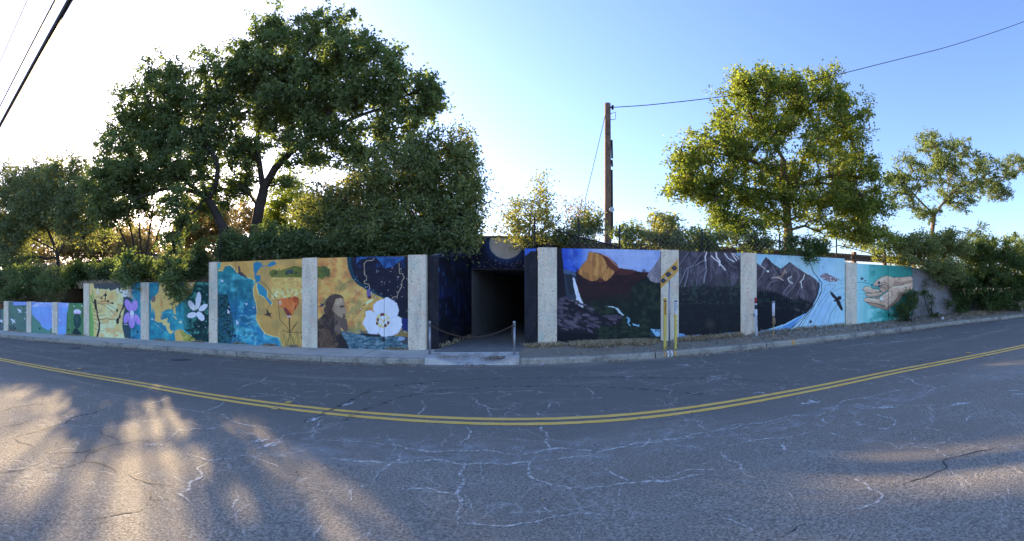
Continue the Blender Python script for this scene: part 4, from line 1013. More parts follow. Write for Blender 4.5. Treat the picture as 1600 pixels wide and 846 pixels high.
for t in np.linspace(0, 1, 14):
    X = XL + (wing_x(WY(-2.) + .2 + (15.6 - WY(-2.) - .2) * t, A0, B0) - .12 - XL[-1]) * np.clip((XL + 8) / (XL[-1] + 8), 0, 1)
    Y = (WY(XL) + .18) * (1 - t) + 15.6 * t
    rows.append(np.stack([X, Y, EZ(X, Y)], 1))
v1, f1 = grid(rows)
rows = []
XRr = np.concatenate([np.linspace(1.0, 24, 90), np.linspace(25, 70, 20)])
for t in np.linspace(0, 1, 14):
    Y = (WY(XRr) + .18) * (1 - t) + 15.6 * t
    X = XRr + (wing_x(Y[0], A1, B1) + .12 - 1.0) * np.clip((8 - XRr) / 7, 0, 1)
    rows.append(np.stack([X, Y, EZ(X, Y)], 1))
v2, f2 = grid(rows)
rows = []
Xb = np.concatenate([np.linspace(-120, -30, 30), np.linspace(-29, 30, 120), np.linspace(31, 120, 30)])
for y in np.concatenate([[15.6], np.linspace(16.2, 40, 30), np.linspace(45, 200, 20)]):
    z = EZ(Xb, np.full(len(Xb), y)); rows.append(np.stack([Xb, np.full(len(Xb), y), z], 1))
v3, f3 = grid(rows)
tag(mesh_obj('embankment', np.vstack([v1, v2, v3]), np.vstack([f1, f2 + len(v1), f3 + len(v1) + len(v2)]), M_hill, None, True), kind='structure')

# ------------------------------------------------------------------ road markings
LINE = [(0, 562), (200, 597), (450, 636.5), (600, 651), (700, 657), (800, 660), (900, 657.5), (1000, 651), (1100, 638), (1200, 621), (1400, 580.5), (1600, 541.5)]
lp = np.array([G(x, y)[:2] for x, y in LINE]); lx = np.concatenate([[-70], lp[:, 0], [75]]); ly = np.concatenate([[5.4], lp[:, 1], [5.2]])
ls = np.linspace(-70, 75, 900); lyy = np.interp(ls, lx, ly); ker = np.hanning(19); ker /= ker.sum(); lyy = np.convolve(np.pad(lyy, 9, mode='edge'), ker, 'valid')
LY = lambda X: np.interp(X, ls, lyy)
XM = np.concatenate([np.linspace(-70, -14, 80), np.linspace(-13.9, 13.9, 500), np.linspace(14, 75, 80)])
def edge(seed): return lambda X: (fbm(X * 9, X * 0, seed, 3) - .5) * .018
strip('yellow_line', XM, lambda X: LY(X) + .052 + edge(1)(X), lambda X: LY(X) + .165 + edge(2)(X), 1, .004, M_yline)
strip('yellow_line', XM, lambda X: LY(X) - .165 + edge(3)(X), lambda X: LY(X) - .052 + edge(4)(X), 1, .004, M_yline)

def ribbon(paths, w, off, jag=.5, seed=0):
    """ground ribbons following polylines given in photo rows and columns, with ragged edges"""
    rr = np.random.default_rng(seed); V = []; Fc = []
    for path in paths:
        p = np.array([G(x, y)[:2] for x, y in path]); seg = np.hypot(*np.diff(p, axis=0).T); s = np.concatenate([[0], np.cumsum(seg)])
        n = max(4, int(s[-1] / .035)); t = np.linspace(0, s[-1], n); X = np.interp(t, s, p[:, 0]); Y = np.interp(t, s, p[:, 1])
        dx, dy = np.gradient(X), np.gradient(Y); l = np.hypot(dx, dy) + 1e-9; nx, ny = -dy / l, dx / l
        sd = rr.integers(999)
        wob = (fbm(t * 2.3, t * 0, sd, 4) - .5) * .30 * jag; ww = w * (.25 + 1.5 * fbm(t * 5, t * 0, sd + 5, 3)) * np.clip(np.minimum(t, s[-1] - t) / .15, .15, 1)
        X, Y = X + nx * wob, Y + ny * wob; k = len(V)
        A = np.stack([X + nx * ww / 2, Y + ny * ww / 2, zr(X) + off], 1); B = np.stack([X - nx * ww / 2, Y - ny * ww / 2, zr(X) + off], 1)
        for a, b in zip(A, B): V += [a, b]
        Fc += [(k + 2 * i, k + 2 * i + 1, k + 2 * i + 3, k + 2 * i + 2) for i in range(n - 1)]
    return V, Fc
def cvt(ox, oy, s, L_): return [[(ox + x / s, oy + y / s) for x, y in p] for p in L_]
z7 = cvt(450, 540, 2.46, [[(708, 310), (700, 340), (672, 385)], [(990, 305), (1010, 350), (1020, 400), (1025, 412)], [(405, 400), (385, 440), (350, 470), (335, 490), (350, 530)], [(640, 450), (630, 490), (655, 530), (620, 580), (625, 640), (660, 680)],
    [(945, 430), (965, 490), (1010, 545), (1080, 570), (1100, 560), (1290, 540), (1490, 510), (1600, 490)], [(1170, 430), (1230, 480), (1300, 540)], [(335, 520), (250, 545), (235, 580), (250, 615)], [(420, 570), (520, 572), (600, 580)],
    [(660, 680), (800, 690), (920, 675), (1050, 660), (1250, 650)], [(1015, 600), (1050, 660)], [(1115, 670), (1140, 753)], [(150, 285), (95, 330), (85, 350), (100, 365)], [(695, 200), (730, 230), (790, 240), (880, 240)], [(795, 240), (790, 275)],
    [(525, 210), (515, 250), (500, 270)], [(300, 175), (430, 175), (500, 185), (600, 190), (650, 175)], [(0, 185), (120, 180)], [(75, 215), (140, 235)], [(995, 220), (1005, 245)], [(1150, 165), (1165, 195)], [(955, 275), (980, 255)], [(145, 680), (120, 720), (100, 753)], [(1380, 350), (1350, 385), (1310, 400)], [(1400, 490), (1450, 515), (1500, 512)]])
z7b = cvt(450, 540, 2.46, [[(100, 360), (250, 380), (420, 390), (600, 405), (750, 410), (900, 420), (1050, 405), (1200, 410), (1350, 385), (1480, 360), (1600, 345)], [(160, 435), (260, 455), (400, 462), (560, 450), (700, 455), (860, 460), (1000, 440), (1180, 430)]])
z6 = cvt(0, 520, 2.596, [[(840, 520), (820, 580), (770, 640), (730, 650), (760, 700)], [(690, 300), (830, 330), (880, 340), (960, 365), (1060, 390), (1150, 410)], [(750, 355), (850, 385)], [(830, 330), (930, 280)], [(1275, 395), (1250, 430), (1298, 440)], [(1030, 250), (1180, 265), (1210, 275)], [(690, 480), (760, 490), (830, 520), (1010, 505), (1060, 525), (1150, 555)], [(950, 650), (920, 720)], [(920, 790), (1020, 830)], [(660, 440), (740, 400), (850, 385), (930, 365)], [(0, 575), (80, 550), (110, 535)], [(1090, 180), (960, 235)], [(500, 300), (700, 265)]])
z6d = cvt(0, 520, 2.596, [[(60, 425), (100, 445), (135, 470)], [(60, 430), (150, 400), (300, 350), (440, 310)], [(175, 490), (250, 495), (330, 490), (450, 460), (560, 445), (660, 440)], [(420, 395), (470, 440), (490, 445)], [(180, 548), (280, 540), (340, 500), (430, 470)], [(475, 578), (540, 600), (640, 640)], [(340, 785), (500, 710), (615, 675)], [(0, 375), (130, 355)], [(0, 580), (100, 545)], [(330, 515), (400, 530), (470, 575)], [(0, 320), (100, 300), (200, 290)], [(610, 640), (615, 675), (690, 670)], [(180, 485), (215, 498)]])
z8 = cvt(1000, 490, 2.377, [[(0, 480), (130, 470), (230, 440), (350, 425), (480, 400), (560, 380), (660, 385), (740, 350), (780, 325), (900, 300), (1010, 280)], [(780, 350), (860, 360), (950, 350)], [(660, 385), (690, 390), (700, 415)], [(300, 510), (430, 480), (530, 465), (640, 435)], [(300, 510), (305, 550), (340, 560), (410, 595)], [(0, 600), (120, 610), (300, 570)], [(540, 650), (600, 690)], [(680, 445), (770, 475)], [(505, 480), (550, 510), (660, 512)], [(880, 370), (930, 400), (930, 430), (860, 428)], [(940, 230), (1040, 260), (1110, 280), (1050, 300)], [(800, 600), (860, 660), (890, 680), (780, 740)], [(1015, 490), (1100, 510), (1200, 550)], [(280, 760), (400, 790), (440, 840)], [(740, 800), (760, 846)], [(150, 490), (250, 510)], [(1120, 400), (1190, 400), (1240, 370)], [(1225, 215), (1330, 200)], [(680, 195), (780, 210), (860, 215)], [(1330, 650), (1360, 690)], [(1310, 240), (1426, 245)], [(1140, 585), (1230, 630)]])
z8d = cvt(1000, 490, 2.377, [[(985, 640), (1060, 600), (1150, 570), (1160, 545), (1240, 525), (1330, 490)], [(560, 846), (640, 800)], [(860, 225), (940, 205), (1130, 160)]])
v, f = ribbon(z7 + z6 + z8, .027, .0035, 1, 1); tag(mesh_obj('pale_road_crack', v, f, M_crack), kind='stuff')
v, f = ribbon(z7b, .03, .0028, 1, 2); tag(mesh_obj('pale_road_crack', v, f, M_crack), kind='stuff')
v, f = ribbon(z6d + z8d, .016, .0032, 1, 3); tag(mesh_obj('dark_road_crack', v, f, M_crackdark), kind='stuff')
rr = np.random.default_rng(8); ex = []
for _ in range(130):
    x, y = rr.uniform(0, 1600), rr.uniform(585, 846)
    a = rr.uniform(-.6, .6) + (1.4 if rr.random() < .3 else 0); l = rr.uniform(12, 55) * (y - 500) / 200
    ex.append([(x, y), (x + l * .5 * math.cos(a), y + l * .5 * math.sin(a) + rr.normal() * 3), (x + l * math.cos(a), y + l * math.sin(a))])
ex = [p for p in ex if all(q[1] < 860 for q in p)]
v, f = ribbon(ex, .008, .0024, 1, 5); tag(mesh_obj('pale_road_crack', v, f, M_crack), kind='stuff')
v, f = ribbon(cvt(450, 540, 2.46, [[(0, 372), (250, 388), (420, 395), (600, 415), (750, 420), (900, 430), (1050, 415), (1200, 420), (1350, 395), (1480, 370), (1600, 350)]]) + cvt(1000, 490, 2.377, [[(230, 455), (480, 420), (740, 365), (1010, 300), (1400, 210)]]), .55, .0018, .6, 12); tag(mesh_obj('wheel_wear', v, f, M_paleband), kind='stuff')
# skid marks
sk = cvt(450, 540, 2.46, [[(200, 300), (300, 245), (430, 200), (600, 172), (800, 160), (1050, 157), (1300, 165), (1600, 190)], [(60, 300), (330, 168), (450, 150), (650, 135), (900, 125), (1250, 122), (1600, 128)]]) + cvt(1000, 490, 2.377, [[(0, 238), (300, 242), (550, 258)], [(0, 280), (260, 305)]])
v, f = ribbon(sk, .09, .0045, .12, 4); tag(mesh_obj('skid_mark', v, f, M_skid), kind='stuff')
m = MB()
for cx, cy, rx, ry in ((118, 544.5, 11, 1.6), (283, 563, 20, 2.0), (1400, 520, 36, 2.4)):
    k = [G(cx + rx * math.cos(a) * random.uniform(.6, 1), cy + ry * math.sin(a) * random.uniform(.6, 1)) for a in np.linspace(0, 2 * PI, 15)[:-1]]
    m.add([(p[0], p[1], p[2] + .003) for p in k][::-1], [tuple(range(14))])
tag(m.build('bitumen_blot', M_blackblot), kind='structure')
# small white survey marks
wm = cvt(1000, 490, 2.377, [[(595, 328), (612, 338), (640, 324), (650, 334), (675, 324)], [(245, 235), (270, 232), (285, 239), (312, 239)], [(145, 190), (165, 190), (185, 196)], [(418, 300), (440, 293), (470, 300)]])
wm2 = cvt(1000, 490, 2.377, [[(925, 107), (980, 103)], [(1060, 92), (1100, 88)], [(1195, 72), (1230, 69)], [(1355, 49), (1380, 46)], [(820, 114), (875, 110)], [(850, 355), (905, 352), (955, 350)], [(1380, 300), (1426, 300)], [(1370, 290), (1426, 286)], [(640, 178), (680, 177)], [(1150, 345), (1230, 332)], [(865, 655), (880, 654)]]) + cvt(0, 520, 2.596, [[(1020, 445), (1090, 435)], [(1045, 475), (1140, 440)], [(10, 55), (35, 53)], [(430, 105), (450, 105)], [(590, 455), (660, 455)], [(375, 215), (405, 215)]]) + cvt(450, 540, 2.46, [[(205, 235), (250, 218)], [(450, 102), (490, 100)], [(70, 300), (125, 275)], [(1160, 205), (1210, 203)], [(570, 570), (620, 575)], [(1480, 75), (1550, 78)], [(1280, 120), (1330, 120)]])
v, f = ribbon(wm, .07, .005, .25, 6); tag(mesh_obj('white_survey_mark', v, f, M_chalk), kind='structure')
v, f = ribbon(wm2, .10, .005, .3, 7); tag(mesh_obj('white_paint_scuff', v, f, M_chalk), kind='structure')
M_kpaint = paintmix('kerb_spray_white', (.75, .74, .70), None, (.36, .5), 24); M_kpainty = paintmix('kerb_spray_orange', (.75, .42, .12), None, (.36, .5), 24)
for xa_, xb_, mm in ((1041, 1044, M_kpaint), (1047, 1050, M_kpaint), (1036, 1038.5, M_kpainty), (1052, 1055, M_kpainty), (1244, 1248, M_kpainty)):
    v = []
    for x in (xa_, xb_):
        X = 10.6 * math.tan(az(x)); y = float(KY(X)); z = float(zr(X)); v += [(X, y - .007, z + .01), (X, y - .007, z + .10), (X, y + .018, z + .1385), (X, y + .14, z + .1425)]
    tag(mesh_obj('kerb_spray_mark', v, [(0, 4, 5, 1), (1, 5, 6, 2), (2, 6, 7, 3)], mm), kind='structure')
# raised pavement markers
M_marker = simple('marker_yellow', (.45, .30, .10), (.65, .45, .18), 30, .1, .001)
for x, y, lb in ((101, 580.5, 'leftmost yellow marker block, camera side of the double yellow line'), (125, 577, 'leftmost yellow marker block, wall side of the double yellow line'), (430.5, 640, 'yellow marker block below the poppy panel, camera side of the double yellow line'), (451, 630, 'yellow marker block below the poppy panel, wall side of the double yellow line'), (1541, 557, 'rightmost yellow marker block, camera side of the double yellow line'), (1513, 552.5, 'rightmost yellow marker block, wall side of the double yellow line')):
    q = G(x, y); m = MB(); m.box(-.05, .05, -.05, .05, 0, .018, .008)
    o = m.build('road_marker', M_marker); o.location = (q[0], q[1], q[2] + .004); tag(o, lb, 'road marker', 'raised markers beside the yellow line')
# ------------------------------------------------------------------ vegetation
def leaf_mesh(name, C, size, tint, mat_, parent, up=.5, aspect=.55, r=None, bend=.25):
    """C: leaf centres (n,3) in world coordinates; one bent pair of triangles per leaf"""
    r = r or rng; n = len(C)
    nrm = r.normal(size=(n, 3)); nrm[:, 2] = np.abs(nrm[:, 2]) + up; nrm /= np.linalg.norm(nrm, axis=1)[:, None]
    u = np.cross(nrm, r.normal(size=(n, 3))); u /= np.linalg.norm(u, axis=1)[:, None] + 1e-9
    w = np.cross(nrm, u)
    s = (size * r.uniform(.65, 1.3, n))[:, None] / 2
    V = np.empty((n, 4, 3)); dn = nrm * s * bend
    V[:, 0] = C - u * s - dn; V[:, 1] = C + w * s * aspect + dn; V[:, 2] = C + u * s - dn; V[:, 3] = C - w * s * aspect + dn
    f = np.arange(n * 4).reshape(n, 4)
    t = np.repeat(np.clip(tint, 0, 1), 4)
    return child(name, V.reshape(-1, 3), f, mat_, parent, attr_f=t)

def sample_ell(ells, n, r, shell=.35, gaps=.0, seed=0):
    """ells: list of (centre, radii); points biased outwards"""
    vol = np.array([a[1][0] * a[1][2] for a in ells]); pr = vol / vol.sum(); out = []
    while sum(len(o) for o in out) < n:
        k = r.choice(len(ells), size=n, p=pr); d = r.normal(size=(n, 3)); d /= np.linalg.norm(d, axis=1)[:, None]
        rad = shell + (1 - shell) * r.random(n) ** .55; rad = np.where(r.random(n) < .13, r.uniform(1.0, 1.30, n), rad)
        c = np.array([ells[i][0] for i in k]); q = np.array([ells[i][1] for i in k]); p = c + d * rad[:, None] * q
        if gaps > 0:
            g = np.sin(p[:, 0] * 4.3 + seed) + np.sin(p[:, 1] * 3.1 + seed * 2) + np.sin(p[:, 2] * 4.9 + seed * 3) + .8 * np.sin(p[:, 0] * 7.1 + p[:, 2] * 6.7)
            p = p[g > np.quantile(g, min(.6, gaps * .8))]
        out.append(p)
    return np.vstack(out)[:n]

def limb_mesh(name, trunks, targets, mat_, parent, r, r0=.02, droop=.0, segs=4, tip=.006, power=.42, maxr=None):
    """trunks: hand-laid polylines [(points, radius0, radius1)]; targets are joined to the nearest limb, pipe-model radii"""
    N_ = []; par = []; fix = []
    for pts, ra, rb in trunks:
        pts = [np.asarray(p, float) for p in pts]; base_i = None
        if N_:
            d = [np.linalg.norm(q - pts[0]) for q in N_]; base_i = int(np.argmin(d))
            if d[base_i] > .6: base_i = None
        fine = []
        for i in range(len(pts) - 1):
            k = max(2, int(np.linalg.norm(pts[i + 1] - pts[i]) / .25))
            for t in np.linspace(0, 1, k, endpoint=False): fine.append(pts[i] + (pts[i + 1] - pts[i]) * t)
        fine.append(pts[-1]); fine = np.array(fine); sm = fine.copy()
        for _ in range(3): sm[1:-1] = (sm[:-2] + sm[1:-1] * 2 + sm[2:]) / 4
        sm[1:-1] += (r.random(sm[1:-1].shape) - .5) * min(.05, ra * .35)
        for i, p in enumerate(sm):
            t = i / (len(sm) - 1); N_.append(p); par.append(base_i if i == 0 else len(N_) - 2); fix.append(ra + (rb - ra) * t)
    order = np.argsort([min(np.linalg.norm(t - N_[i]) for i in range(0, len(N_), 3)) for t in targets])
    A = np.array(N_); 
    first_ok = max(2, int(len(A) * .0))
    zlow = A[0][2] + .25 * (max(p[2] for p in A) - A[0][2])
    for ti in order:
        t = targets[ti]
        d = np.linalg.norm(A - t, axis=1) + 1.2 * np.maximum(0, A[:, 2] - t[2] + .1) + (A[:, 2] < zlow) * .8
        i = int(np.argmin(d)); s = A[i]; prev = i; dist = np.linalg.norm(t - s); k = max(2, min(segs + 2, int(dist / .3)))
        mid = (s + t) / 2 + np.array([0, 0, .10 * dist]) + r.normal(size=3) * .07 * dist
        new = []
        for q_ in range(1, k + 1):
            u = q_ / k; p = (1 - u) ** 2 * s + 2 * u * (1 - u) * mid + u * u * t + (r.normal(size=3) * .025 * dist if q_ < k else 0)
            N_.append(p); par.append(prev); fix.append(None); prev = len(N_) - 1; new.append(p)
        A = np.vstack([A, new])
    n = len(N_); cnt = np.zeros(n); haschild = np.zeros(n, bool)
    for i in range(n):
        if par[i] is not None: haschild[par[i]] = True
    cnt[~haschild] = 1
    for i in range(n - 1, -1, -1):
        if par[i] is not None and par[i] < i: cnt[par[i]] += cnt[i]
    rad = [fix[i] if fix[i] is not None else max(tip, r0 * cnt[i] ** power) for i in range(n)]
    V = []; Fc = []
    for i in range(n):
        p = par[i]
        if p is None: continue
        a, b = np.array(N_[p]), np.array(N_[i]); ra, rb = (rad[p] if fix[i] is not None or fix[p] is None else min(rad[p], rad[i] * 1.25)), rad[i]
        d = b - a; l = np.linalg.norm(d)
        if l < 1e-5: continue
        d /= l; k = 4 if rb < .02 else 6 if rb < .07 else 10
        ref = np.array((.31, .95, .07)) if abs(d[1]) < .9 else np.array((1, 0, 0.)); u = np.cross(d, ref); u /= np.linalg.norm(u); w = np.cross(d, u); n0 = len(V)
        for c, rr_, e in ((a, ra, -.1 * ra), (b, rb, .1 * rb)):
            for j in range(k):
                an = 2 * PI * j / k; V.append(c + d * e + rr_ * (math.cos(an) * u + math.sin(an) * w))
        for j in range(k): Fc.append((n0 + j, n0 + (j + 1) % k, n0 + k + (j + 1) % k, n0 + k + j))
    return child(name, V, Fc, mat_, parent, smooth=True)

def sprays(targets, per, radius, r, flat=.7, twigs=7, droop=0.0):
    """leaf centres set along short twigs round every clump"""
    out = []; who = []
    for i, t in enumerate(targets):
        rd = radius * r.uniform(.7, 1.3); m_ = max(4, int(per * r.uniform(.6, 1.4))); dirs = r.normal(size=(twigs, 3)); dirs[:, 2] = dirs[:, 2] * flat + .15 - droop; dirs /= np.linalg.norm(dirs, axis=1)[:, None]
        k = r.integers(twigs, size=m_); u = r.random(m_) ** .7
        p = t + dirs[k] * (u * rd)[:, None] + r.normal(size=(m_, 3)) * rd * .16
        p[:, 2] -= droop * rd * u * u
        out.append(p); who.append(np.full(m_, i))
    return np.vstack(out), np.concatenate(who)

def tree(name, label, cat, base_p, trunks, ells, n_clumps, per, radius, leaf, leafm, barkm, seed, group=None, gaps=.3, shell=.35, up=.4, droop=0.0, r0=.014, crown='crown', stem='trunk', twigs=7, aspect=.55, tint=(.45, .22), sun_tint=0.0, extra=None):
    r = np.random.default_rng(seed)
    t = thing(name, base_p, label, cat, group)
    T = sample_ell(ells, n_clumps, r, shell, gaps, seed)
    if extra is not None: T = np.vstack([T, extra])
    limb_mesh(stem, trunks, T, barkm, t, r, r0=r0)
    P_, who = sprays(T, per, radius, r, twigs=twigs, droop=droop)
    ct = r.normal(size=len(T)) * tint[1] * .6
    tn = tint[0] + ct[who] + r.normal(size=len(P_)) * tint[1] * .6
    leaf_mesh(crown, P_, leaf, tn, leafm, t, up, aspect, r)
    return t

def E(px, py, Y, rx, ry, ryd=None):
    """ellipsoid seen at (px, py) with half-sizes given in photo pixels"""
    c = W(px, py, Y); k = Y / (math.cos(az(px)) * F)
    return (c, (rx * k, (ryd if ryd is not None else (rx + ry) / 2 * k * .9), ry * k))
def gnd(p):
    return np.array((p[0], p[1], float(EZ(np.array([p[0]]), np.array([p[1]]))[0]) - .1))
def TP(*a): return [W(x, y, Y) for x, y, Y in a]

# big oak, left
b = gnd(W(362, 385, 14.6)); tr = [b] + TP((352, 360, 14.6), (338, 332, 14.5), (322, 308, 14.4))
tree('oak_tree', 'dark oak leaning left over the violet and map panels, drooping branch ends', 'tree', b,
     [(tr, .21, .15), (TP((322, 308, 14.4), (300, 300, 14.2), (275, 290, 14), (240, 300, 13.5), (215, 310, 13.2)), .10, .04), (TP((326, 312, 14.4), (338, 285, 14.3), (345, 262, 14.2), (330, 235, 14), (300, 200, 14)), .12, .05), (TP((322, 308, 14.4), (302, 335, 14.0), (285, 345, 13.4)), .06, .03), (TP((322, 308, 14.4), (290, 285, 14), (262, 250, 14), (235, 210, 14)), .09, .04)],
     [E(245, 160, 14, 62, 62), E(300, 165, 14.4, 50, 66), E(205, 240, 13.6, 62, 72), E(285, 250, 14, 60, 50), E(185, 305, 13.4, 50, 34), E(275, 330, 13, 26, 28), E(262, 385, 12.4, 18, 24), E(202, 418, 12.0, 12, 26, .3), E(275, 425, 11.9, 15, 38, .35), E(340, 130, 14.4, 34, 46), E(160, 290, 13.8, 34, 48), E(240, 250, 14, 70, 60), E(330, 210, 14.4, 36, 50), E(165, 342, 13.4, 18, 20), E(300, 350, 14, 12, 12), E(318, 300, 14.6, 24, 40), E(275, 462, 11.75, 7, 10, .2), E(195, 440, 11.4, 10, 14, .2)],
     1150, 66, .38, .13, M_leaf_oak, M_bark, 11, 'trees behind the painted walls', gaps=.30, droop=.12)
# multi stemmed young tree added behind the middle wall to stripe the low light
b = gnd(W(222, 430, 14.6))
tree('multi_stem_tree', 'added young tree with several thin bare stems behind the middle wall', 'tree', b,
     [([b] + TP((222 + dx * .5, 400, 14.6), (222 + dx, 360, 14.6), (222 + dx * 1.5, 318, 14.7)), .055, .03) for dx in (-34, -18, -4, 12, 27)],
     [E(185, 330, 14.8, 30, 18), E(240, 325, 14.8, 40, 18), E(215, 350, 14.8, 50, 8)],
     90, 40, .34, .11, M_leaf_bush, M_bark, 17, 'trees behind the painted walls', gaps=.2)
# big oak, centre
b = gnd(W(392, 380, 15.6)); tr = [b] + TP((398, 360, 15.6), (404, 330, 15.6), (412, 296, 15.5))
tree('oak_tree', 'tallest dark oak with forked trunk above the poppy panel', 'tree', b,
     [(tr, .25, .19), (TP((412, 296, 15.5), (406, 262, 15.5), (400, 225, 15.5), (405, 180, 15.5), (415, 120, 15.5)), .13, .04), (TP((410, 300, 15.5), (428, 262, 15.4), (452, 238, 15.3), (480, 218, 15.2), (520, 170, 15.2), (545, 120, 15.2)), .16, .04), (TP((470, 222, 15.3), (500, 205, 15.2), (560, 182, 15), (610, 165, 15), (650, 140, 15)), .09, .03), (TP((405, 330, 15.6), (390, 300, 15.4), (375, 290, 15.3)), .06, .03), (TP((452, 238, 15.3), (455, 180, 15.4), (480, 130, 15.4)), .08, .03)],
     [E(425, 105, 15.5, 58, 70), E(500, 95, 15.3, 75, 62), E(565, 110, 15.1, 68, 62), E(640, 145, 15, 52, 42), E(625, 200, 15, 45, 30), E(385, 185, 15.5, 40, 70), E(450, 185, 15.4, 70, 48), E(540, 190, 15.2, 70, 36), E(485, 232, 15, 62, 28), E(380, 250, 15.4, 28, 36), E(560, 240, 15, 48, 18), E(515, 45, 15.4, 40, 24), E(420, 55, 15.4, 36, 24), E(670, 160, 15, 24, 26), E(470, 140, 15.6, 90, 60), E(380, 120, 15.5, 30, 46), E(352, 300, 15.8, 20, 36), E(450, 275, 16, 36, 22), E(375, 290, 15.8, 20, 30)],
     1200, 66, .38, .13, M_leaf_oak, M_bark, 12, 'trees behind the painted walls', gaps=.34, droop=.08)
# broad twiggy tree above the man panel and the underpass
b = gnd(W(585, 385, 14.2))
tree('bushy_tree', 'broad grey green bushy tree with twiggy ends hanging over the underpass', 'tree', b,
     [([b] + TP((590, 360, 14.2), (600, 330, 14.2), (618, 290, 14.2), (640, 250, 14.2)), .10, .04), ([b] + TP((575, 350, 14.2), (545, 320, 14.2), (520, 300, 14.2)), .07, .03), ([b] + TP((610, 360, 14), (650, 340, 13.8), (700, 330, 13.6), (740, 340, 13.4)), .07, .025), (TP((618, 290, 14.2), (660, 270, 14.1), (700, 250, 14)), .05, .02)],
     [E(625, 275, 14.2, 80, 52), E(690, 270, 14, 58, 52), E(640, 330, 14, 85, 42), E(715, 320, 13.6, 44, 50), E(555, 320, 14.2, 60, 42), E(500, 330, 14.4, 40, 34), E(590, 365, 13.6, 90, 22), E(700, 365, 13.2, 50, 22), E(715, 225, 14, 24, 22), E(660, 230, 14, 34, 24)],
     1000, 64, .42, .105, M_leaf_bush, M_bark, 13, 'trees behind the painted walls', gaps=.22, droop=.25, twigs=9, aspect=.5, tint=(.62, .28))
# far left tree
b = gnd(W(92, 440, 15.5))
tree('bushy_tree', 'soft bluish green tree at the far left edge, behind the lowest wall', 'tree', b,
     [([b] + TP((92, 420, 15.5), (88, 390, 15.5), (70, 350, 15.6), (60, 310, 15.6)), .13, .05), (TP((90, 400, 15.5), (110, 370, 15.4), (128, 330, 15.4)), .06, .03), (TP((88, 392, 15.5), (55, 375, 15.4), (25, 360, 15.4)), .06, .03)],
     [E(60, 300, 15.8, 62, 46), E(108, 290, 15.6, 46, 42), E(15, 335, 16, 46, 56), E(50, 350, 15.2, 50, 32), E(120, 335, 15.2, 34, 32), E(-25, 370, 16, 34, 50), E(20, 395, 14.8, 36, 34), E(75, 320, 15.4, 66, 40), E(25, 420, 14, 34, 24), E(128, 335, 15, 40, 56), E(30, 300, 15.8, 50, 42), E(0, 380, 15, 40, 50)],
     1050, 72, .60, .16, M_leaf_far, M_bark, 14, 'trees behind the painted walls', gaps=.1)
# big right oak
b = gnd(W(1232, 382, 15.0))
tree('oak_tree', 'round yellow green oak above the grey mountain panels', 'tree', b,
     [([b] + TP((1231, 350, 15), (1229, 320, 15), (1226, 285, 15), (1224, 250, 15)), .21, .12), (TP((1229, 318, 15), (1245, 290, 15), (1255, 255, 15), (1270, 210, 15)), .13, .05), (TP((1226, 285, 15), (1200, 262, 15), (1165, 248, 15), (1120, 240, 15)), .09, .03), (TP((1224, 250, 15), (1205, 215, 15), (1190, 180, 15)), .08, .03), (TP((1245, 290, 15), (1290, 275, 15), (1335, 285, 15)), .07, .03), (TP((1228, 310, 15), (1200, 300, 15), (1150, 290, 15), (1100, 280, 15)), .06, .03)],
     [E(1210, 160, 15, 66, 42), E(1165, 190, 15, 52, 52), E(1290, 175, 15, 66, 50), E(1120, 245, 15, 58, 44), E(1090, 270, 15, 42, 40), E(1220, 245, 15, 95, 55), E(1325, 235, 15, 50, 62), E(1345, 300, 15, 42, 52), E(1275, 300, 15, 75, 34), E(1160, 300, 15, 75, 28), E(1340, 350, 14.6, 42, 34), E(1215, 128, 15, 40, 18), E(1300, 140, 15, 40, 20), E(1160, 140, 15, 26, 24), E(1120, 318, 14.8, 45, 18), E(1070, 288, 15, 32, 26), E(1362, 335, 14.8, 34, 48), E(1350, 372, 14.4, 40, 20), E(1300, 335, 14.8, 50, 24), E(1180, 320, 14.8, 46, 20), E(1135, 345, 14.6, 26, 14), E(1200, 350, 14.6, 20, 12), E(1300, 358, 14.4, 36, 14), E(1270, 345, 14.6, 24, 14), E(1228, 335, 14.7, 34, 22)],
     1250, 70, .40, .115, M_leaf_sun, M_barklight, 15, 'trees behind the painted walls', gaps=.32, tint=(.5, .32))
# small tree at the right
b = gnd(W(1457, 372, 16.5))
tree('small_tree', 'small airy tree with spreading limbs rising from the hedge at the right', 'tree', b,
     [([b] + TP((1457, 350, 16.5), (1460, 335, 16.5)), .14, .11), (TP((1460, 335, 16.5), (1440, 318, 16.5), (1425, 300, 16.5), (1412, 285, 16.5)), .07, .03), (TP((1460, 335, 16.5), (1478, 312, 16.5), (1495, 295, 16.5), (1530, 280, 16.5), (1560, 262, 16.5)), .08, .03), (TP((1478, 312, 16.5), (1485, 270, 16.5), (1475, 235, 16.5)), .05, .02)],
     [E(1465, 235, 16.5, 36, 30), E(1425, 270, 16.5, 32, 30), E(1505, 250, 16.5, 46, 28), E(1550, 268, 16.5, 40, 24), E(1480, 280, 16.5, 52, 26), E(1580, 264, 16.5, 22, 14), E(1495, 308, 16.5, 34, 20), E(1415, 312, 16.5, 26, 20), E(1560, 300, 16.5, 24, 16), E(1445, 335, 16.5, 26, 12), E(1406, 285, 16.5, 24, 24), E(1592, 258, 16.5, 20, 14), E(1530, 295, 16.5, 40, 12)],
     500, 62, .36, .12, M_leaf_oak, M_barklight, 16, 'trees behind the painted walls', gaps=.36, tint=(.35, .3))

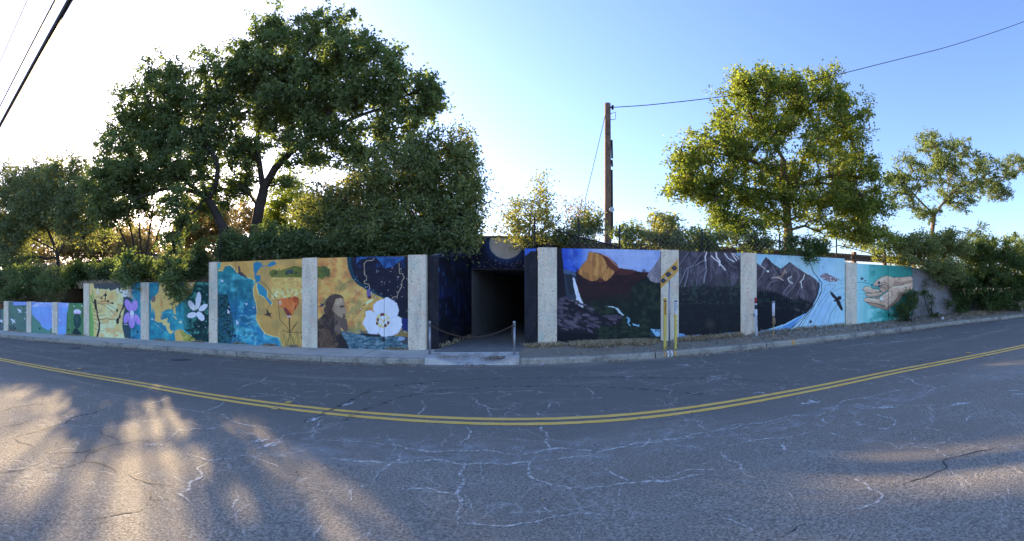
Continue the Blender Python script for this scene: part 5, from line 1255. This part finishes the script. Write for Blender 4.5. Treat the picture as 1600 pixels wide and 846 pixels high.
def shrub(label, px, py, Y, ells, n, per, radius, leaf, lm, seed, name='shrub', group='shrubs above the walls', gnd_z=None, gaps=.25, droop=0., barkm=M_bark, twigs=6, tint=(.45, .22), shell=.2, cat='shrub', aspect=.55, r0=.007):
    b = W(px, py, Y); b = gnd(b) if gnd_z is None else np.array((b[0], b[1], gnd_z))
    r = np.random.default_rng(seed)
    c = np.mean([e[0] for e in ells], axis=0); st = []
    for k in range(4):
        q = ells[k % len(ells)][0] + r.normal(size=3) * .15; st.append(([b + r.normal(size=3) * (.05, .05, 0), (b + q) / 2 + r.normal(size=3) * .08, q], .022, .010))
    return tree(name, label, cat, b, st, ells, n, per, radius, leaf, lm, barkm, seed, group, gaps=gaps, shell=shell, droop=droop, r0=r0, crown='foliage', stem='stems', twigs=twigs, tint=tint, aspect=aspect)

shrub('olive shrub with one tall upright sprig, right above the underpass', 825, 385, 14.2, [E(825, 340, 14.2, 40, 30), E(815, 368, 14, 38, 18), E(845, 300, 14.2, 10, 26), E(850, 355, 14, 24, 22)], 150, 36, .36, .08, M_leaf_bush, 21, gaps=.1, tint=(.75, .3), barkm=M_barklight)
shrub('loose dark leaved shrub left of the pole foot', 915, 388, 13.6, [E(905, 362, 13.6, 26, 20), E(925, 350, 13.6, 18, 20), E(880, 372, 13.6, 18, 14)], 80, 36, .32, .085, M_leaf_bush, 22, gaps=.2)
shrub('half bare shrub with thin twigs between olive shrub and pole', 890, 388, 14.8, [E(890, 335, 14.8, 26, 28), E(915, 330, 14.8, 24, 20)], 80, 10, .40, .07, M_leaf_dry, 23, gaps=.1, twigs=5)
shrub('small yellowish shrub beside the pole on its right', 985, 388, 14, [E(985, 368, 14, 22, 20)], 44, 36, .28, .09, M_leaf_sun, 24)
shrub('airy shrub with yellow green leaves in front of the rail, over the dome panel', 1030, 390, 14.0, [E(1030, 358, 14, 32, 24), E(1050, 375, 14, 24, 14), E(1015, 372, 14, 24, 14)], 150, 38, .32, .09, M_leaf_bush, 25, gaps=.3, tint=(.8, .3))
shrub('yellow green shrub behind the fence above the grey peaks panel, left one', 1110, 392, 13.8, [E(1105, 376, 13.8, 36, 17), E(1080, 384, 13.8, 20, 8)], 80, 40, .28, .09, M_leaf_sun, 26, gaps=.2)
shrub('yellow green shrub behind the fence beside the oak trunk', 1165, 394, 14.0, [E(1165, 366, 14, 36, 26), E(1190, 380, 14, 26, 12)], 120, 42, .30, .09, M_leaf_sun, 27, gaps=.25, tint=(.3, .25))
shrub('dark ivy like bush round the oak trunk, spilling over the wall top', 1245, 395, 13.0, [E(1245, 378, 13.0, 42, 14), E(1262, 392, 12.3, 12, 12, .2), E(1235, 392, 12.35, 22, 6, .2), E(1280, 385, 12.8, 20, 12), E(1264, 403, 12.15, 5, 5, .08)], 110, 50, .24, .07, M_leaf_hedge, 28, gaps=.1, droop=.2)
shrub('golden leafed bush at the right end of the teal hands panel', 1392, 400, 13.2, [E(1390, 382, 13.2, 22, 22), E(1372, 395, 13.0, 14, 10)], 70, 50, .30, .075, M_leaf_sun, 29, tint=(.9, .3), gaps=.1)
# hedge mass at the right
shrub('olive bush with sunlit pale golden leaf tips over the bare concrete wall end', 1445, 400, 12.9, [E(1435, 388, 12.9, 42, 22), E(1480, 385, 12.9, 45, 24), E(1460, 415, 12.2, 38, 12, .5), E(1485, 428, 12.0, 30, 18, .4), E(1410, 405, 12.6, 16, 12, .4)], 400, 56, .34, .10, M_leaf_bush, 30, name='hedge_bush', gaps=.15, droop=.15, tint=(.85, .35))
shrub('dark green hedge sprawling down to the verge at the right edge', 1540, 480, 12.2, [E(1530, 425, 12.4, 42, 58), E(1575, 430, 12.2, 50, 58), E(1500, 455, 12.2, 26, 34, .8), E(1615, 430, 12.0, 36, 62), E(1560, 470, 11.9, 60, 20, .6), E(1550, 395, 12.4, 60, 22)], 760, 80, .34, .10, M_leaf_hedge, 31, name='hedge_bush', gnd_z=.4, gaps=-.2, shell=.1)
shrub('yellow green bush glowing behind the dark hedge at the right edge', 1585, 400, 14.5, [E(1590, 385, 14.5, 26, 20), E(1540, 378, 15, 26, 8), E(1520, 385, 14.8, 26, 14), E(1615, 388, 14.5, 20, 20)], 120, 60, .34, .08, M_leaf_sun, 32, name='hedge_bush', tint=(.95, .3))
shrub('upright green bush growing in front of the painted wrists', 1418, 492, 11.95, [E(1420, 478, 12.0, 14, 24, .3), E(1408, 488, 11.95, 12, 14, .25), E(1428, 462, 12.05, 8, 16, .2)], 70, 50, .20, .06, M_leaf_hedge, 33, gnd_z=.45, group='bushes at the wall foot', gaps=0)
shrub('small ivy climbing the bare concrete wall', 1455, 492, 12.1, [E(1452, 475, 12.2, 7, 22, .12), E(1446, 450, 12.25, 7, 14, .1), E(1460, 492, 12.0, 9, 6, .15)], 34, 34, .16, .055, M_leaf_hedge, 34, gnd_z=.45, group='bushes at the wall foot', gaps=0)
# left underbrush and sunlit bushes behind the oaks
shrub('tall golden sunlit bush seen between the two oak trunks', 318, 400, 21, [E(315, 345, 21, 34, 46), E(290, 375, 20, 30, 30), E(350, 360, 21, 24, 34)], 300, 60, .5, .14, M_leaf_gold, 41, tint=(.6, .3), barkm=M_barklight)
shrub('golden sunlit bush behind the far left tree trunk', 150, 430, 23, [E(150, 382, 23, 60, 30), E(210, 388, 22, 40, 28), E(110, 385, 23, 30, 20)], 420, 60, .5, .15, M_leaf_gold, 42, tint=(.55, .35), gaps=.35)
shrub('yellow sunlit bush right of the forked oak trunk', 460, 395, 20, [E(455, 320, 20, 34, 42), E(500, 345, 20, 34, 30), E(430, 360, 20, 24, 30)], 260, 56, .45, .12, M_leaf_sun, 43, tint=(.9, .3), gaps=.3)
shrub('dark tangled shrub behind the lowest wall, at the left', 45, 465, 12.6, [E(40, 440, 12.6, 36, 28), E(85, 445, 12.7, 34, 22), E(-10, 445, 12.6, 22, 30), E(10, 462, 11.6, 16, 12, .4)], 300, 60, .36, .10, M_leaf_oak, 44, gnd_z=1.0, gaps=.05)
shrub('green shrub just left of the middle wall end', 118, 465, 12.6, [E(118, 440, 12.6, 20, 22), E(128, 425, 13, 18, 20)], 110, 52, .30, .10, M_leaf_hedge, 45, gnd_z=1.0, gaps=.1)
shrub('low dry pinkish shrub above the thistle panel', 95, 470, 12.2, [E(98, 463, 12.2, 26, 8, .4)], 46, 40, .24, .05, M_leaf_dry, 46, gnd_z=1.05, gaps=.1, tint=(.2, .2))
shrub('dark shrub along the top of the middle wall', 165, 440, 13.2, [E(165, 425, 13.2, 30, 16), E(215, 425, 13.4, 34, 16), E(270, 425, 13.4, 36, 20), E(310, 412, 13.6, 26, 22)], 260, 56, .34, .11, M_leaf_oak, 47, gaps=.1, tint=(.25, .2))
shrub('dark undergrowth along the tall wall below the oaks', 400, 400, 13.4, [E(360, 388, 13.4, 34, 18), E(410, 388, 13.2, 40, 16), E(470, 386, 13.2, 45, 18), E(440, 375, 14, 50, 20)], 338, 56, .34, .11, M_leaf_oak, 48, gaps=-.1, tint=(.25, .2))
shrub('dark undergrowth along the tall wall under the broad bushy tree', 600, 395, 13.2, [E(530, 386, 13.2, 45, 16), E(590, 386, 13.2, 45, 16), E(650, 384, 13.0, 40, 18), E(700, 372, 14.2, 34, 18)], 338, 56, .34, .11, M_leaf_bush, 49, gaps=-.1, tint=(.2, .2))
# far trees beyond the crest on the left, closing the view under the crowns
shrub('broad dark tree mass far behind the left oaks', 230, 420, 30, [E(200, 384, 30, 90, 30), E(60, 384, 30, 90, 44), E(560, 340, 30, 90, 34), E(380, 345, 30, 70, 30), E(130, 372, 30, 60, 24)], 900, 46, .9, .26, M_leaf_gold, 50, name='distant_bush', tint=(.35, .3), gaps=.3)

# ------------------------------------------------------------------ dry grass, weeds, litter
def blades(name, P_, h, w, mat_, seed, lean=.5, label=None):
    r = np.random.default_rng(seed); n = len(P_); a = r.uniform(0, 2 * PI, n); hh = h * r.uniform(.4, 1.3, n); ln = r.uniform(.1, lean, n) * hh; ww = w * r.uniform(.6, 1.4, n)
    d = np.stack([np.cos(a), np.sin(a), 0 * a], 1); s = np.stack([-np.sin(a), np.cos(a), 0 * a], 1)
    V = np.empty((n, 4, 3)); up = np.array((0, 0, 1.))
    V[:, 0] = P_ - s * ww[:, None] / 2; V[:, 1] = P_ + s * ww[:, None] / 2
    V[:, 2] = P_ + d * ln[:, None] * 1.0 + up * hh[:, None] + s * ww[:, None] * .12; V[:, 3] = P_ + d * ln[:, None] * .35 + up * (hh * .55)[:, None] - s * ww[:, None] * .45
    o = mesh_obj(name, V.reshape(-1, 3), np.arange(n * 4).reshape(n, 4), mat_, attr_f=np.repeat(r.random(n), 4)); o['kind'] = 'stuff'
    return o
def vz(X, Y):                                       # verge height
    t = np.clip((Y - KY(X) - .15) / (WY(X) + .25 - KY(X) - .15), 0, 1); return zr(X) + verge_off(X, t)
r = np.random.default_rng(99)
def scatter(pxa, pxb, n, d0, d1, clump=.0):
    px = r.uniform(pxa, pxb, n) if not clump else (r.uniform(pxa, pxb, max(4, n // 110))[r.integers(max(4, n // 110), size=n)] + r.normal(size=n) * clump)
    X = 12.1 * np.tan((px - CX) / F); Y = WY(X) - d0 - (d1 - d0) * r.random(n) ** 1.6; return X, Y
Xs, Ys = [], []
for a, b_, n, d0, d1, c in ((842, 1030, 450, .03, .3, 0), (842, 1030, 1000, .03, .5, 4), (905, 1012, 5200, .03, .6, 8), (1060, 1160, 1300, .02, .30, 6), (1060, 1160, 500, .02, .2, 0), (1180, 1330, 500, .02, .12, 0), (825, 870, 600, .05, .3, 4), (1500, 1600, 900, .3, .9, 8)):
    X, Y = scatter(a, b_, n, d0, d1, c); Xs.append(X); Ys.append(Y)
X, Y = np.concatenate(Xs), np.concatenate(Ys)
blades('dry_grass', np.stack([X, Y, vz(X, Y) - .01], 1), .12, .009, M_straw, 1, 1.6)
X, Y = scatter(1560, 1640, 300, .5, .9, 10); blades('dry_grass', np.stack([X, Y, vz(X, Y) - .01], 1), .42, .010, M_straw, 2, .5)
Xs, Ys = [], []
for a, b_, n in ((10, 660, 900), (100, 140, 200), (360, 380, 120), (42, 60, 200)):
    X, Y = scatter(a, b_, n, .02, .10, 3 if n < 900 else 5); Xs.append(X); Ys.append(Y)
X, Y = np.concatenate(Xs), np.concatenate(Ys); blades('dry_grass', np.stack([X, Y, zr(X) + .145], 1), .07, .010, M_straw, 3, 1.2)
# weeds along the left wing wall
t = r.random(130) ** 1.4; q = A0 + (B0 - A0) * t[:, None] + np.stack([.04 + .10 * r.random(130), 0 * t], 1); blades('dry_grass', np.stack([q[:, 0], q[:, 1], 0 * t + .15], 1), .12, .012, M_straw, 4, 1)
# dead grass standing above the lowest wall
X = r.uniform(-15.5, -12.8, 1500); Y = WY(X) + .25 + r.random(1500) * .6; blades('dry_grass', np.stack([X, Y, EZ(X, Y)], 1), .30, .010, M_straw, 6, .6)
X = r.uniform(3, 20, 3000); Y = WY(X) + .25 + r.random(3000) * 1.6; blades('dry_grass', np.stack([X, Y, EZ(X, Y) - .02], 1), .14, .012, M_straw, 7, .8)
X = r.uniform(-40, -8, 9000); Y = 15 + r.random(9000) * 14; blades('dry_grass', np.stack([X, Y, EZ(X, Y) - .02], 1), .40, .03, M_straw, 8, .7)
def litter(X, Y, Z, size, seed, mat_=M_litter):
    o = leaf_mesh('leaf_litter', np.stack([X, Y, Z], 1), size, np.random.default_rng(seed).random(len(X)), mat_, None, 2.0, .7, np.random.default_rng(seed), .4); o['kind'] = 'stuff'
_child = child
def child(name, verts, faces, mat, parent, **k): return mesh_obj(name, verts, faces, mat, None, **k) if parent is None else _child(name, verts, faces, mat, parent, **k)
n = 5200; X = r.uniform(-26, 22, n); Y = KY(X) - .02 - .30 * r.random(n) ** 1.5; k = (fbm(X * 1.3, Y * 0, 3) > .38); X, Y = X[k], Y[k]; litter(X, Y, zr(X) + .015, .045, 1)
n = 5200; X = r.uniform(1, 24, n); tt = r.random(n); Y = KY(X) + .17 + (WY(X) - KY(X) - .2) * tt; k = r.random(n) < np.clip((X - 1) / 12, .3, 1); X, Y = X[k], Y[k]; litter(X, Y, vz(X, Y) + .03, .06, 2)
n = 500; X = r.normal(size=n) * .25 - .25; Y = 10.85 + r.normal(size=n) * .14; litter(X, Y, 0 * X + .10, .04, 3); X = r.normal(size=260) * .2 - 1.5; Y = 10.9 + r.normal(size=260) * .14; litter(X, Y, 0 * X + .10, .03, 4)
n = 260; X = r.uniform(-20, 16, n); Y = r.uniform(3, 10, n); litter(X, Y, zr(X) + .012, .03, 5)
def M_flat(name, c, rough=.7):
    return simple(name, tuple(v * .85 for v in c), tuple(min(1, v * 1.1) for v in c), 40, .1, .001, rough)
q = G(848.5, 571); m = MB(); m.add([(-.07, -.03, 0), (.02, -.04, .03), (.08, .0, .01), (.03, .04, .045), (-.05, .03, .02), (0, 0, .06)], [(0, 1, 5), (1, 2, 5), (2, 3, 5), (3, 4, 5), (4, 0, 5), (0, 4, 3, 2, 1)])
o = m.build('litter_scrap', M_flat('pink_paper', (.55, .36, .42))); o.location = tuple(q); tag(o, 'crumpled pinkish paper scrap in the gutter right of the underpass ramp', 'litter')
q = W(1473, 486, 11.6); m = MB(); m.tube([(0, 0, 0), (0, 0, .05), (0, 0, .09), (0, 0, .12)], [.05, .06, .045, .015], 9); o = m.build('white_stone', M_flat('white_stone', (.7, .7, .7))); o.location = (q[0], q[1], float(vz(q[0], q[1])) - .01); tag(o, 'small white stone at the foot of the hedge at the right', 'stone')
q = G(227, 545); m = MB(); m.tube([(0, 0, 0), (0, 0, .03), (.01, 0, .045)], [.05, .05, .02], 8); o = m.build('litter_scrap', M_flat('white_scrap', (.7, .7, .72))); o.location = tuple(q); tag(o, 'small white litter scrap in the gutter below the violet panel', 'litter')

# ------------------------------------------------------------------ chain barrier
cp = []
for x, y, lb in ((671.5, 555, 'left grey steel post holding the chain at the underpass ramp'), (803.5, 556, 'right grey steel post holding the chain, with a loose chain end')):
    b = G(x, y, .14); hgt = (y - 503) * b[1] / F / math.cos(az(x)); t = thing('barrier_post', b, lb, 'post', 'posts of the chain barrier')
    m = MB(); m.tube([b + (0, 0, -.05), b + (0, 0, hgt - .02)], .030, 12); m.build('post_tube', M_steel, t, True)
    m = MB(); m.tube([b + (0, 0, hgt - .035), b + (0, 0, hgt - .01), b + (0, 0, hgt + .012), b + (0, 0, hgt + .02)], [.035, .036, .028, .01], 12); m.build('post_cap', M_steel, t, True)
    m = MB(); m.tube([b + (-.05, -.034, hgt - .10), b + (.05, -.034, hgt - .10)], .010, 8); m.build('eye_bolt', M_rust, t)
    cp.append(b + (0, -.036, hgt - .06))
def chain_mesh(path, link_l=.05):
    p = np.array(path); s = np.concatenate([[0], np.cumsum(np.linalg.norm(np.diff(p, axis=0), axis=1))]); n = int(s[-1] / (link_l * .78)); V = []; Fc = []
    for i in range(n):
        t0 = s[-1] * (i + .5) / n; c = np.array([np.interp(t0, s, p[:, k]) for k in range(3)]); c2 = np.array([np.interp(min(t0 + .02, s[-1]), s, p[:, k]) for k in range(3)]) - np.array([np.interp(max(0, t0 - .02), s, p[:, k]) for k in range(3)])
        d = c2 / np.linalg.norm(c2); u = np.cross(d, (0, 1, 0.01)); u /= np.linalg.norm(u); w = np.cross(d, u)
        if i % 2: u, w = w, u
        n0 = len(V); K = 10; kk = 4
        for a in range(K):
            an = 2 * PI * a / K; cc = c + d * math.cos(an) * link_l * .5 + u * math.sin(an) * link_l * .28; rd = d * math.cos(an) + u * math.sin(an)
            for b_ in range(kk):
                bn = 2 * PI * b_ / kk + .78; V.append(cc + (rd * math.cos(bn) + w * math.sin(bn)) * .0065)
        for a in range(K):
            for b_ in range(kk): Fc.append((n0 + a * kk + b_, n0 + ((a + 1) % K) * kk + b_, n0 + ((a + 1) % K) * kk + (b_ + 1) % kk, n0 + a * kk + (b_ + 1) % kk))
    return V, Fc
ts = np.linspace(0, 1, 60); mid_drop = .30; pa, pb = cp
path = [pa + (pb - pa) * t - np.array((0, 0, mid_drop * 4 * t * (1 - t))) for t in ts]
v, f = chain_mesh(path); tag(mesh_obj('chain', v, f, M_rust), 'rusty brown chain sagging between the two steel posts', 'chain')
v, f = chain_mesh([pb + (-.05, -.01, -.02 - k * .04) for k in range(14)]); tag(mesh_obj('chain', v, f, M_rust), 'short loose chain end hanging from the right steel post', 'chain')

# ------------------------------------------------------------------ markers and sign on the right verge
M_my = M_flat('marker_yellow_plastic', (.72, .56, .12), .45); M_mo = M_flat('orange_sticker', (.72, .36, .03), .45); M_mw = M_flat('white_plastic', (.72, .74, .78), .45); M_mr = M_flat('red_band', (.40, .05, .06), .45); M_tan = M_flat('tan_stake', (.42, .30, .14)); M_brown = M_flat('brown_plate', (.30, .19, .11))
M_signo = M_flat('sign_orange_yellow', (.72, .38, .07), .45); M_dark = M_flat('dark_print', (.02, .025, .05), .5); M_blueg = M_flat('blue_grey_print', (.10, .13, .22), .5); M_lightp = M_flat('pale_print', (.45, .52, .66), .5)
def vbase(px, Y):
    X = Y * math.tan(az(px)); return np.array((X, Y, float(vz(np.array([X]), np.array([Y]))[0])))
def hpy(px, py, Y): return H + (HOR - py) * Y / (math.cos(az(px)) * F)
Ym = 11.0
b = vbase(1039, Ym); zt = hpy(1038.5, 466, Ym); t = thing('pipeline_marker', b, 'left yellow marker post with an orange warning sticker, in front of the sign pole', 'marker post', 'utility markers on the right verge')
m = MB(); m.box(b[0] - .034, b[0] + .034, Ym - .03, Ym + .03, b[2] - .1, zt, .012); m.build('post', M_my, t)
zs = hpy(1039, 493, Ym); m = MB(); m.box(b[0] - .030, b[0] + .030, Ym - .034, Ym - .0305, zs, zt - .02); m.build('sticker', M_mo, t)
m = MB(); m.box(b[0] - .028, b[0] + .028, Ym - .038, Ym - .0345, zt - .10, zt - .06)
for k in range(9): m.box(b[0] - .014, b[0] + .010 + .006 * (k % 3), Ym - .038, Ym - .0345, zt - .15 - k * .030, zt - .135 - k * .030)
m.build('dark_print', M_dark, t)['kind'] = 'stuff'
b = vbase(1055.5, Ym); zt = hpy(1055.5, 469, Ym); zs = hpy(1055.5, 491, Ym); t = thing('pipeline_marker', b, 'right yellow marker post with a white upper half, in front of the pilaster', 'marker post', 'utility markers on the right verge')
m = MB(); m.box(b[0] - .030, b[0] + .030, Ym - .028, Ym + .028, b[2] - .1, zs, .012); m.build('post', M_my, t)
m = MB(); m.box(b[0] - .030, b[0] + .030, Ym - .028, Ym + .028, zs, zt, .008); m.build('white_top', M_mw, t)
m = MB(); m.box(b[0] - .027, b[0] + .027, Ym - .034, Ym - .0285, zt - .045, zt - .012)
for k in range(6): m.box(b[0] - .012, b[0] + .012, Ym - .033, Ym - .0285, zt - .10 - k * .032, zt - .085 - k * .032)
m.build('dark_print', M_dark, t)['kind'] = 'stuff'
Yv = 11.85; b = vbase(1182, Yv); zt = hpy(1181, 465, Yv); t = thing('pipeline_marker', b, 'white marker post with a red top and black band beside the pilaster', 'marker post', 'utility markers on the right verge')
lean = np.array((-.03, 0, 0)); tp = b + (0, 0, zt - b[2]) + lean
def pt_(k): return b + (tp - b) * k
m = MB(); m.tube([pt_(-.05), pt_(.70)], .042, 10); m.build('post', M_mw, t, True)
m = MB(); m.tube([pt_(.701), pt_(.80)], .036, 10); m.build('black_band', M_dark, t, True)
m = MB(); m.tube([pt_(.801), pt_(.85)], .038, 10); m.build('white_band', M_mw, t, True)
m = MB(); m.tube([pt_(.851), pt_(.99), pt_(1.0)], [.038, .038, .02], 10); m.build('red_top', M_mr, t, True)
m = MB(); q = pt_(.55); m.box(q[0] - .09, q[0] - .04, Yv - .03, Yv + .03, q[2] - .05, q[2] + .05, .008); m.build('clip_box', M_steel, t)
m = MB(); q = pt_(.35)
for k in range(7): m.box(q[0] - .008, q[0] + .014, Yv - .049, Yv - .040, q[2] - .12 + k * .05, q[2] - .09 + k * .05)
m.build('dark_print', M_dark, t)['kind'] = 'stuff'
Yv = 11.4; b = vbase(1208.5, Yv); zt = hpy(1208, 471, Yv); t = thing('survey_stake', b, 'thin tan stake carrying a white tube and a brown oval plate', 'stake', 'utility markers on the right verge')
hh = zt - b[2]
m = MB(); m.box(b[0] - .015, b[0] + .015, Yv - .012, Yv + .012, b[2] - .1, b[2] + hh * .62, .004); m.build('stake', M_tan, t)
m = MB(); m.tube([b + (0, 0, hh * .60), b + (0, 0, hh * .97)], .040, 12); m.build('white_tube', M_mw, t, True)
m = MB(); m.tube([b + (0, 0, hh * .955), b + (0, 0, hh * 1.0)], [.045, .043], 12); m.build('tube_cap', M_steel, t, True)
m = MB(); m.tube([b + (0, -.02, hh * .34), b + (0, -.02, hh * .40), b + (0, -.02, hh * .50), b + (0, -.02, hh * .57)], [.018, .05, .05, .018], 8); m.build('oval_plate', M_brown, t, True)
# sign
Ys = 11.3; b = vbase(1046.5, Ys); t = thing('street_sign', b, 'slanted orange yellow board with three dark squares on a grey pole', 'sign')
zt = hpy(1046, 430, Ys); m = MB(); m.tube([b + (0, .03, -.1), b + (0, .03, zt - b[2] + .1)], .022, 10); m.build('sign_pole', M_steel, t, True)
def sq(px, py, Y=Ys - .03): return W(px, py, Y)
cs = [sq(1032.5, 449), sq(1033, 434), sq(1059.5, 407), sq(1059, 421)]
cs = [sq(1032.3, 451.5), sq(1032.8, 432.5), sq(1059.2, 405.5), sq(1059.4, 424.5)]
def plate(pts, d0, d1, m_, name, par):
    m = MB(); k = len(pts); v = [p + np.array((0, -d1, 0)) for p in pts] + [p + np.array((0, -d0, 0)) for p in pts]
    m.add(v, [tuple(range(k))[::-1], tuple(range(k, 2 * k))] + [(i, (i + 1) % k, k + (i + 1) % k, k + i) for i in range(k)]); return m.build(name, m_, par)
plate(cs, -.006, .006, M_signo, 'board', t)
for cxx, cyy, s_ in ((1036.2, 438.8, 4.6), (1044, 429, 5.0), (1053.5, 419.3, 4.8)):
    a = math.radians(-45 + 8); pts = []
    for k in range(4):
        an = a + PI / 2 * k + PI / 4; pts.append(sq(cxx + s_ * math.cos(an), cyy + s_ * .95 * math.sin(an)))
    plate(pts[::-1], .006, .010, M_dark, 'dark_square', t)
    plate([sq(cxx - 1.6, cyy + .6), sq(cxx + .4, cyy - 1.8), sq(cxx + 1.6, cyy - .6), sq(cxx, cyy + 1.5)], .0105, .013, M_blueg, 'pale_mark', t)
for (x0, y0), (x1, y1) in (((1038.5, 433.5), (1042, 437)), ((1047.5, 425), (1050.5, 427.5))):
    plate([sq(x0, y0), sq(x1, y0 + .2), sq(x1 - .5, y1), sq(x0 + 1, y1 - 1)], .006, .009, M_lightp, 'pale_mark', t)

# ------------------------------------------------------------------ fence, rail, pole, wires
ft = thing('chain_link_fence', (4, 12.85, 2.6), 'black chain link fence with thin posts along the top of the right wall', 'fence')
FY = 12.85
def fz(X): return 2.55 + .03 * 0
def ftop(px): return hpy(px, {904: 345, 968: 352, 1097: 355, 1218: 362, 1307: 367, 1383: 372}.get(px, 356), FY)
for px in (835, 904, 968, 1097, 1218, 1307, 1383):
    X = FY * math.tan(az(px)); zt = 3.46 if px not in (904, 835) else 3.62
    m = MB(); m.tube([(X, FY, 2.3), (X, FY, zt), (X, FY, zt + .02)], [.026, .026, .012], 8); m.build('fence_post', M_black, ft, True)
m = MB(); X0, X1 = FY * math.tan(az(872)), FY * math.tan(az(1383)); zb, zt = 2.66, 3.40; s_ = .15
k = X0
while k < X1:
    m.tube([(k, FY, zb), (min(k + (zt - zb), X1), FY, min(zt, zb + X1 - k))], .0014, 3, False); m.tube([(k, FY + .004, zt), (min(k + (zt - zb), X1), FY + .004, max(zb, zt - (X1 - k)))], .0014, 3, False); k += s_
m.build('chain_link_mesh', M_steel, ft)['kind'] = 'stuff'
m = MB(); m.tube([W(868, 360, FY), W(905, 371, FY), W(940, 379, FY), W(968, 387, FY)], .020, 6); m.build('brace_rail', M_black, ft)
m = MB(); m.tube([W(1307, 383, FY), W(1345, 392, FY), W(1383, 404, FY)], .016, 6); m.build('brace_rail', M_black, ft)
for px, pt, pb_, Y in ((344, 378, 410, 12.9),):
    t = thing('fence_post', W(px, pb_, Y), 'single thin black post on the tall wall above the poppy panel', 'fence post')
    m = MB(); m.tube([W(px, pb_ + 6, Y), W(px, pt - 30, Y)], .02, 8); m.build('post_tube', M_black, t)
gr = thing('guard_rail', (4, 15.4, 2.9), 'weathered brown guard rail behind the fence on the right', 'guard rail'); GY = 15.4
for a_, b_ in ((845, 920), (920, 1000), (1000, 1100), (1100, 1180), (1180, 1260), (1260, 1330), (1330, 1400), (1400, 1450)):
    Xa, Xb2 = GY * math.tan(az(a_)), GY * math.tan(az(b_)); z = 3.10
    m = MB()
    prof = [(0, -.15), (-.06, -.11), (-.06, -.05), (0, -.01), (0, .01), (-.06, .05), (-.06, .11), (0, .15)]
    v = [(X, GY + y - .004 * (a_ % 3), z + dz) for X in (Xa, Xb2 - .02) for y, dz in prof] + [(X, GY + y + .012, z + dz) for X in (Xa, Xb2 - .02) for y, dz in prof]
    f = [(i, i + 1, 9 + i, 8 + i) for i in range(7)] + [(17 + i, 16 + i, 24 + i, 25 + i) for i in range(7)]
    m.add(v, f); m.build('rail_beam', M_rail, gr)
for px in (860, 930, 1000, 1062, 1120, 1180, 1240, 1290, 1337, 1385, 1430):
    X = GY * math.tan(az(px)); m = MB(); m.box(X - .08, X + .08, GY + .02, GY + .20, 2.5, 3.36, .012); m.build('rail_post', M_pole, gr)

PYd = 16.0; pb0 = W(950, 385, PYd); pt0 = W(949.3, 162, PYd)
pb0[2] = 2.4; t = thing('utility_pole', pb0, 'brown wooden utility pole standing behind the fence', 'utility pole')
m = MB(); rs = [pb0 + (pt0 - pb0) * k for k in np.linspace(0, 1, 14)]; m.tube(rs, list(np.linspace(.13, .105, 14)), 16); m.build('pole', M_pole, t, True)
m = MB(); c = .12
u = (pt0 - pb0)
for a_, b_ in ((.18, .60), (.62, .66), (.67, .78)):
    m.tube([pb0 + u * a_ + (.155, -.02, 0), pb0 + u * b_ + (.14, -.02, 0)], .035, 6)
m.build('conduit', M_black, t)
m = MB(); q = W(955.5, 328, PYd - .15); m.tube([q + (0, -.06, 0), q + (0, .06, 0)], .09, 14); m.build('meter_disc', M_steel, t)
m = MB(); q = W(955, 168, PYd); m.tube([q + (-.08, 0, 0), q + (.05, 0, 0)], .03, 8); m.tube([q + (.05, 0, -.07), q + (.05, 0, .07)], [.035, .045], 8); m.tube([W(954, 178, PYd), W(962, 175, PYd), W(961, 187, PYd), W(954, 187, PYd)], .012, 5); m.build('insulator', M_black, t)
def wire(pts, r_, label, m_=M_wire, sag=0, n=40, name='overhead_wire', cat='wire'):
    P_ = []
    for i in range(len(pts) - 1):
        for k in range(n if i < len(pts) - 2 else n + 1):
            u_ = k / n; p = pts[i] * (1 - u_) + pts[i + 1] * u_; p = p - np.array((0, 0, sag * 4 * u_ * (1 - u_))); P_.append(p)
    P_ = np.array(P_)
    for _ in range(6 if len(pts) > 6 else 0): P_[1:-1] = (P_[:-2] + 2 * P_[1:-1] + P_[2:]) / 4
    m = MB(); m.tube(P_, r_, 7); o = m.build(name, m_); tag(o, label, cat, 'overhead wires'); return o
# service wire from the pole to the upper right
a_ = W(956, 168, PYd); pr = [a_, W(1010, 165, 15.8), W(1080, 157.5, 15.4), W(1150, 149, 15), W(1240, 134, 14.6), W(1330, 112, 14.2), W(1400, 94, 13.6), W(1470, 77, 13), W(1535, 57, 12.2), W(1600, 35, 11.2)]
d_ = pr[-1] - pr[-2]; pr.append(pr[-1] + d_ * 6 + np.array((0, 0, 1.0)))
wire(pr, .014, 'thin wire from the pole top passing over the round oak to the upper right', n=6)
wire([W(947, 175, PYd), W(931, 243, 15.6), W(915, 310, 15.2), W(912, 345, 15)], .010, 'thin guy wire slanting down left from the pole top', n=4, name='guy_wire')
def cable(p0, p1, hgt, r_, label):
    pts = []
    for x, y in (p0, p1):
        a = az(x); D = (hgt - H) / ((HOR - y) / F); pts.append(np.array((D * math.sin(a), D * math.cos(a), hgt)))
    d = pts[1] - pts[0]; d /= np.linalg.norm(d)
    return wire([pts[0] - d * 40, pts[0], pts[1], pts[1] + d * 40], r_, label, n=12)
cable((0, 196), (109, 0), 6.0, .045, 'thickest black overhead cable across the upper left corner')
cable((0, 166), (86, 0), 6.3, .018, 'thin black overhead cable, middle one of the upper left corner')
cable((0, 97), (43, 0), 6.5, .010, 'thin overhead wire nearest the upper left corner')
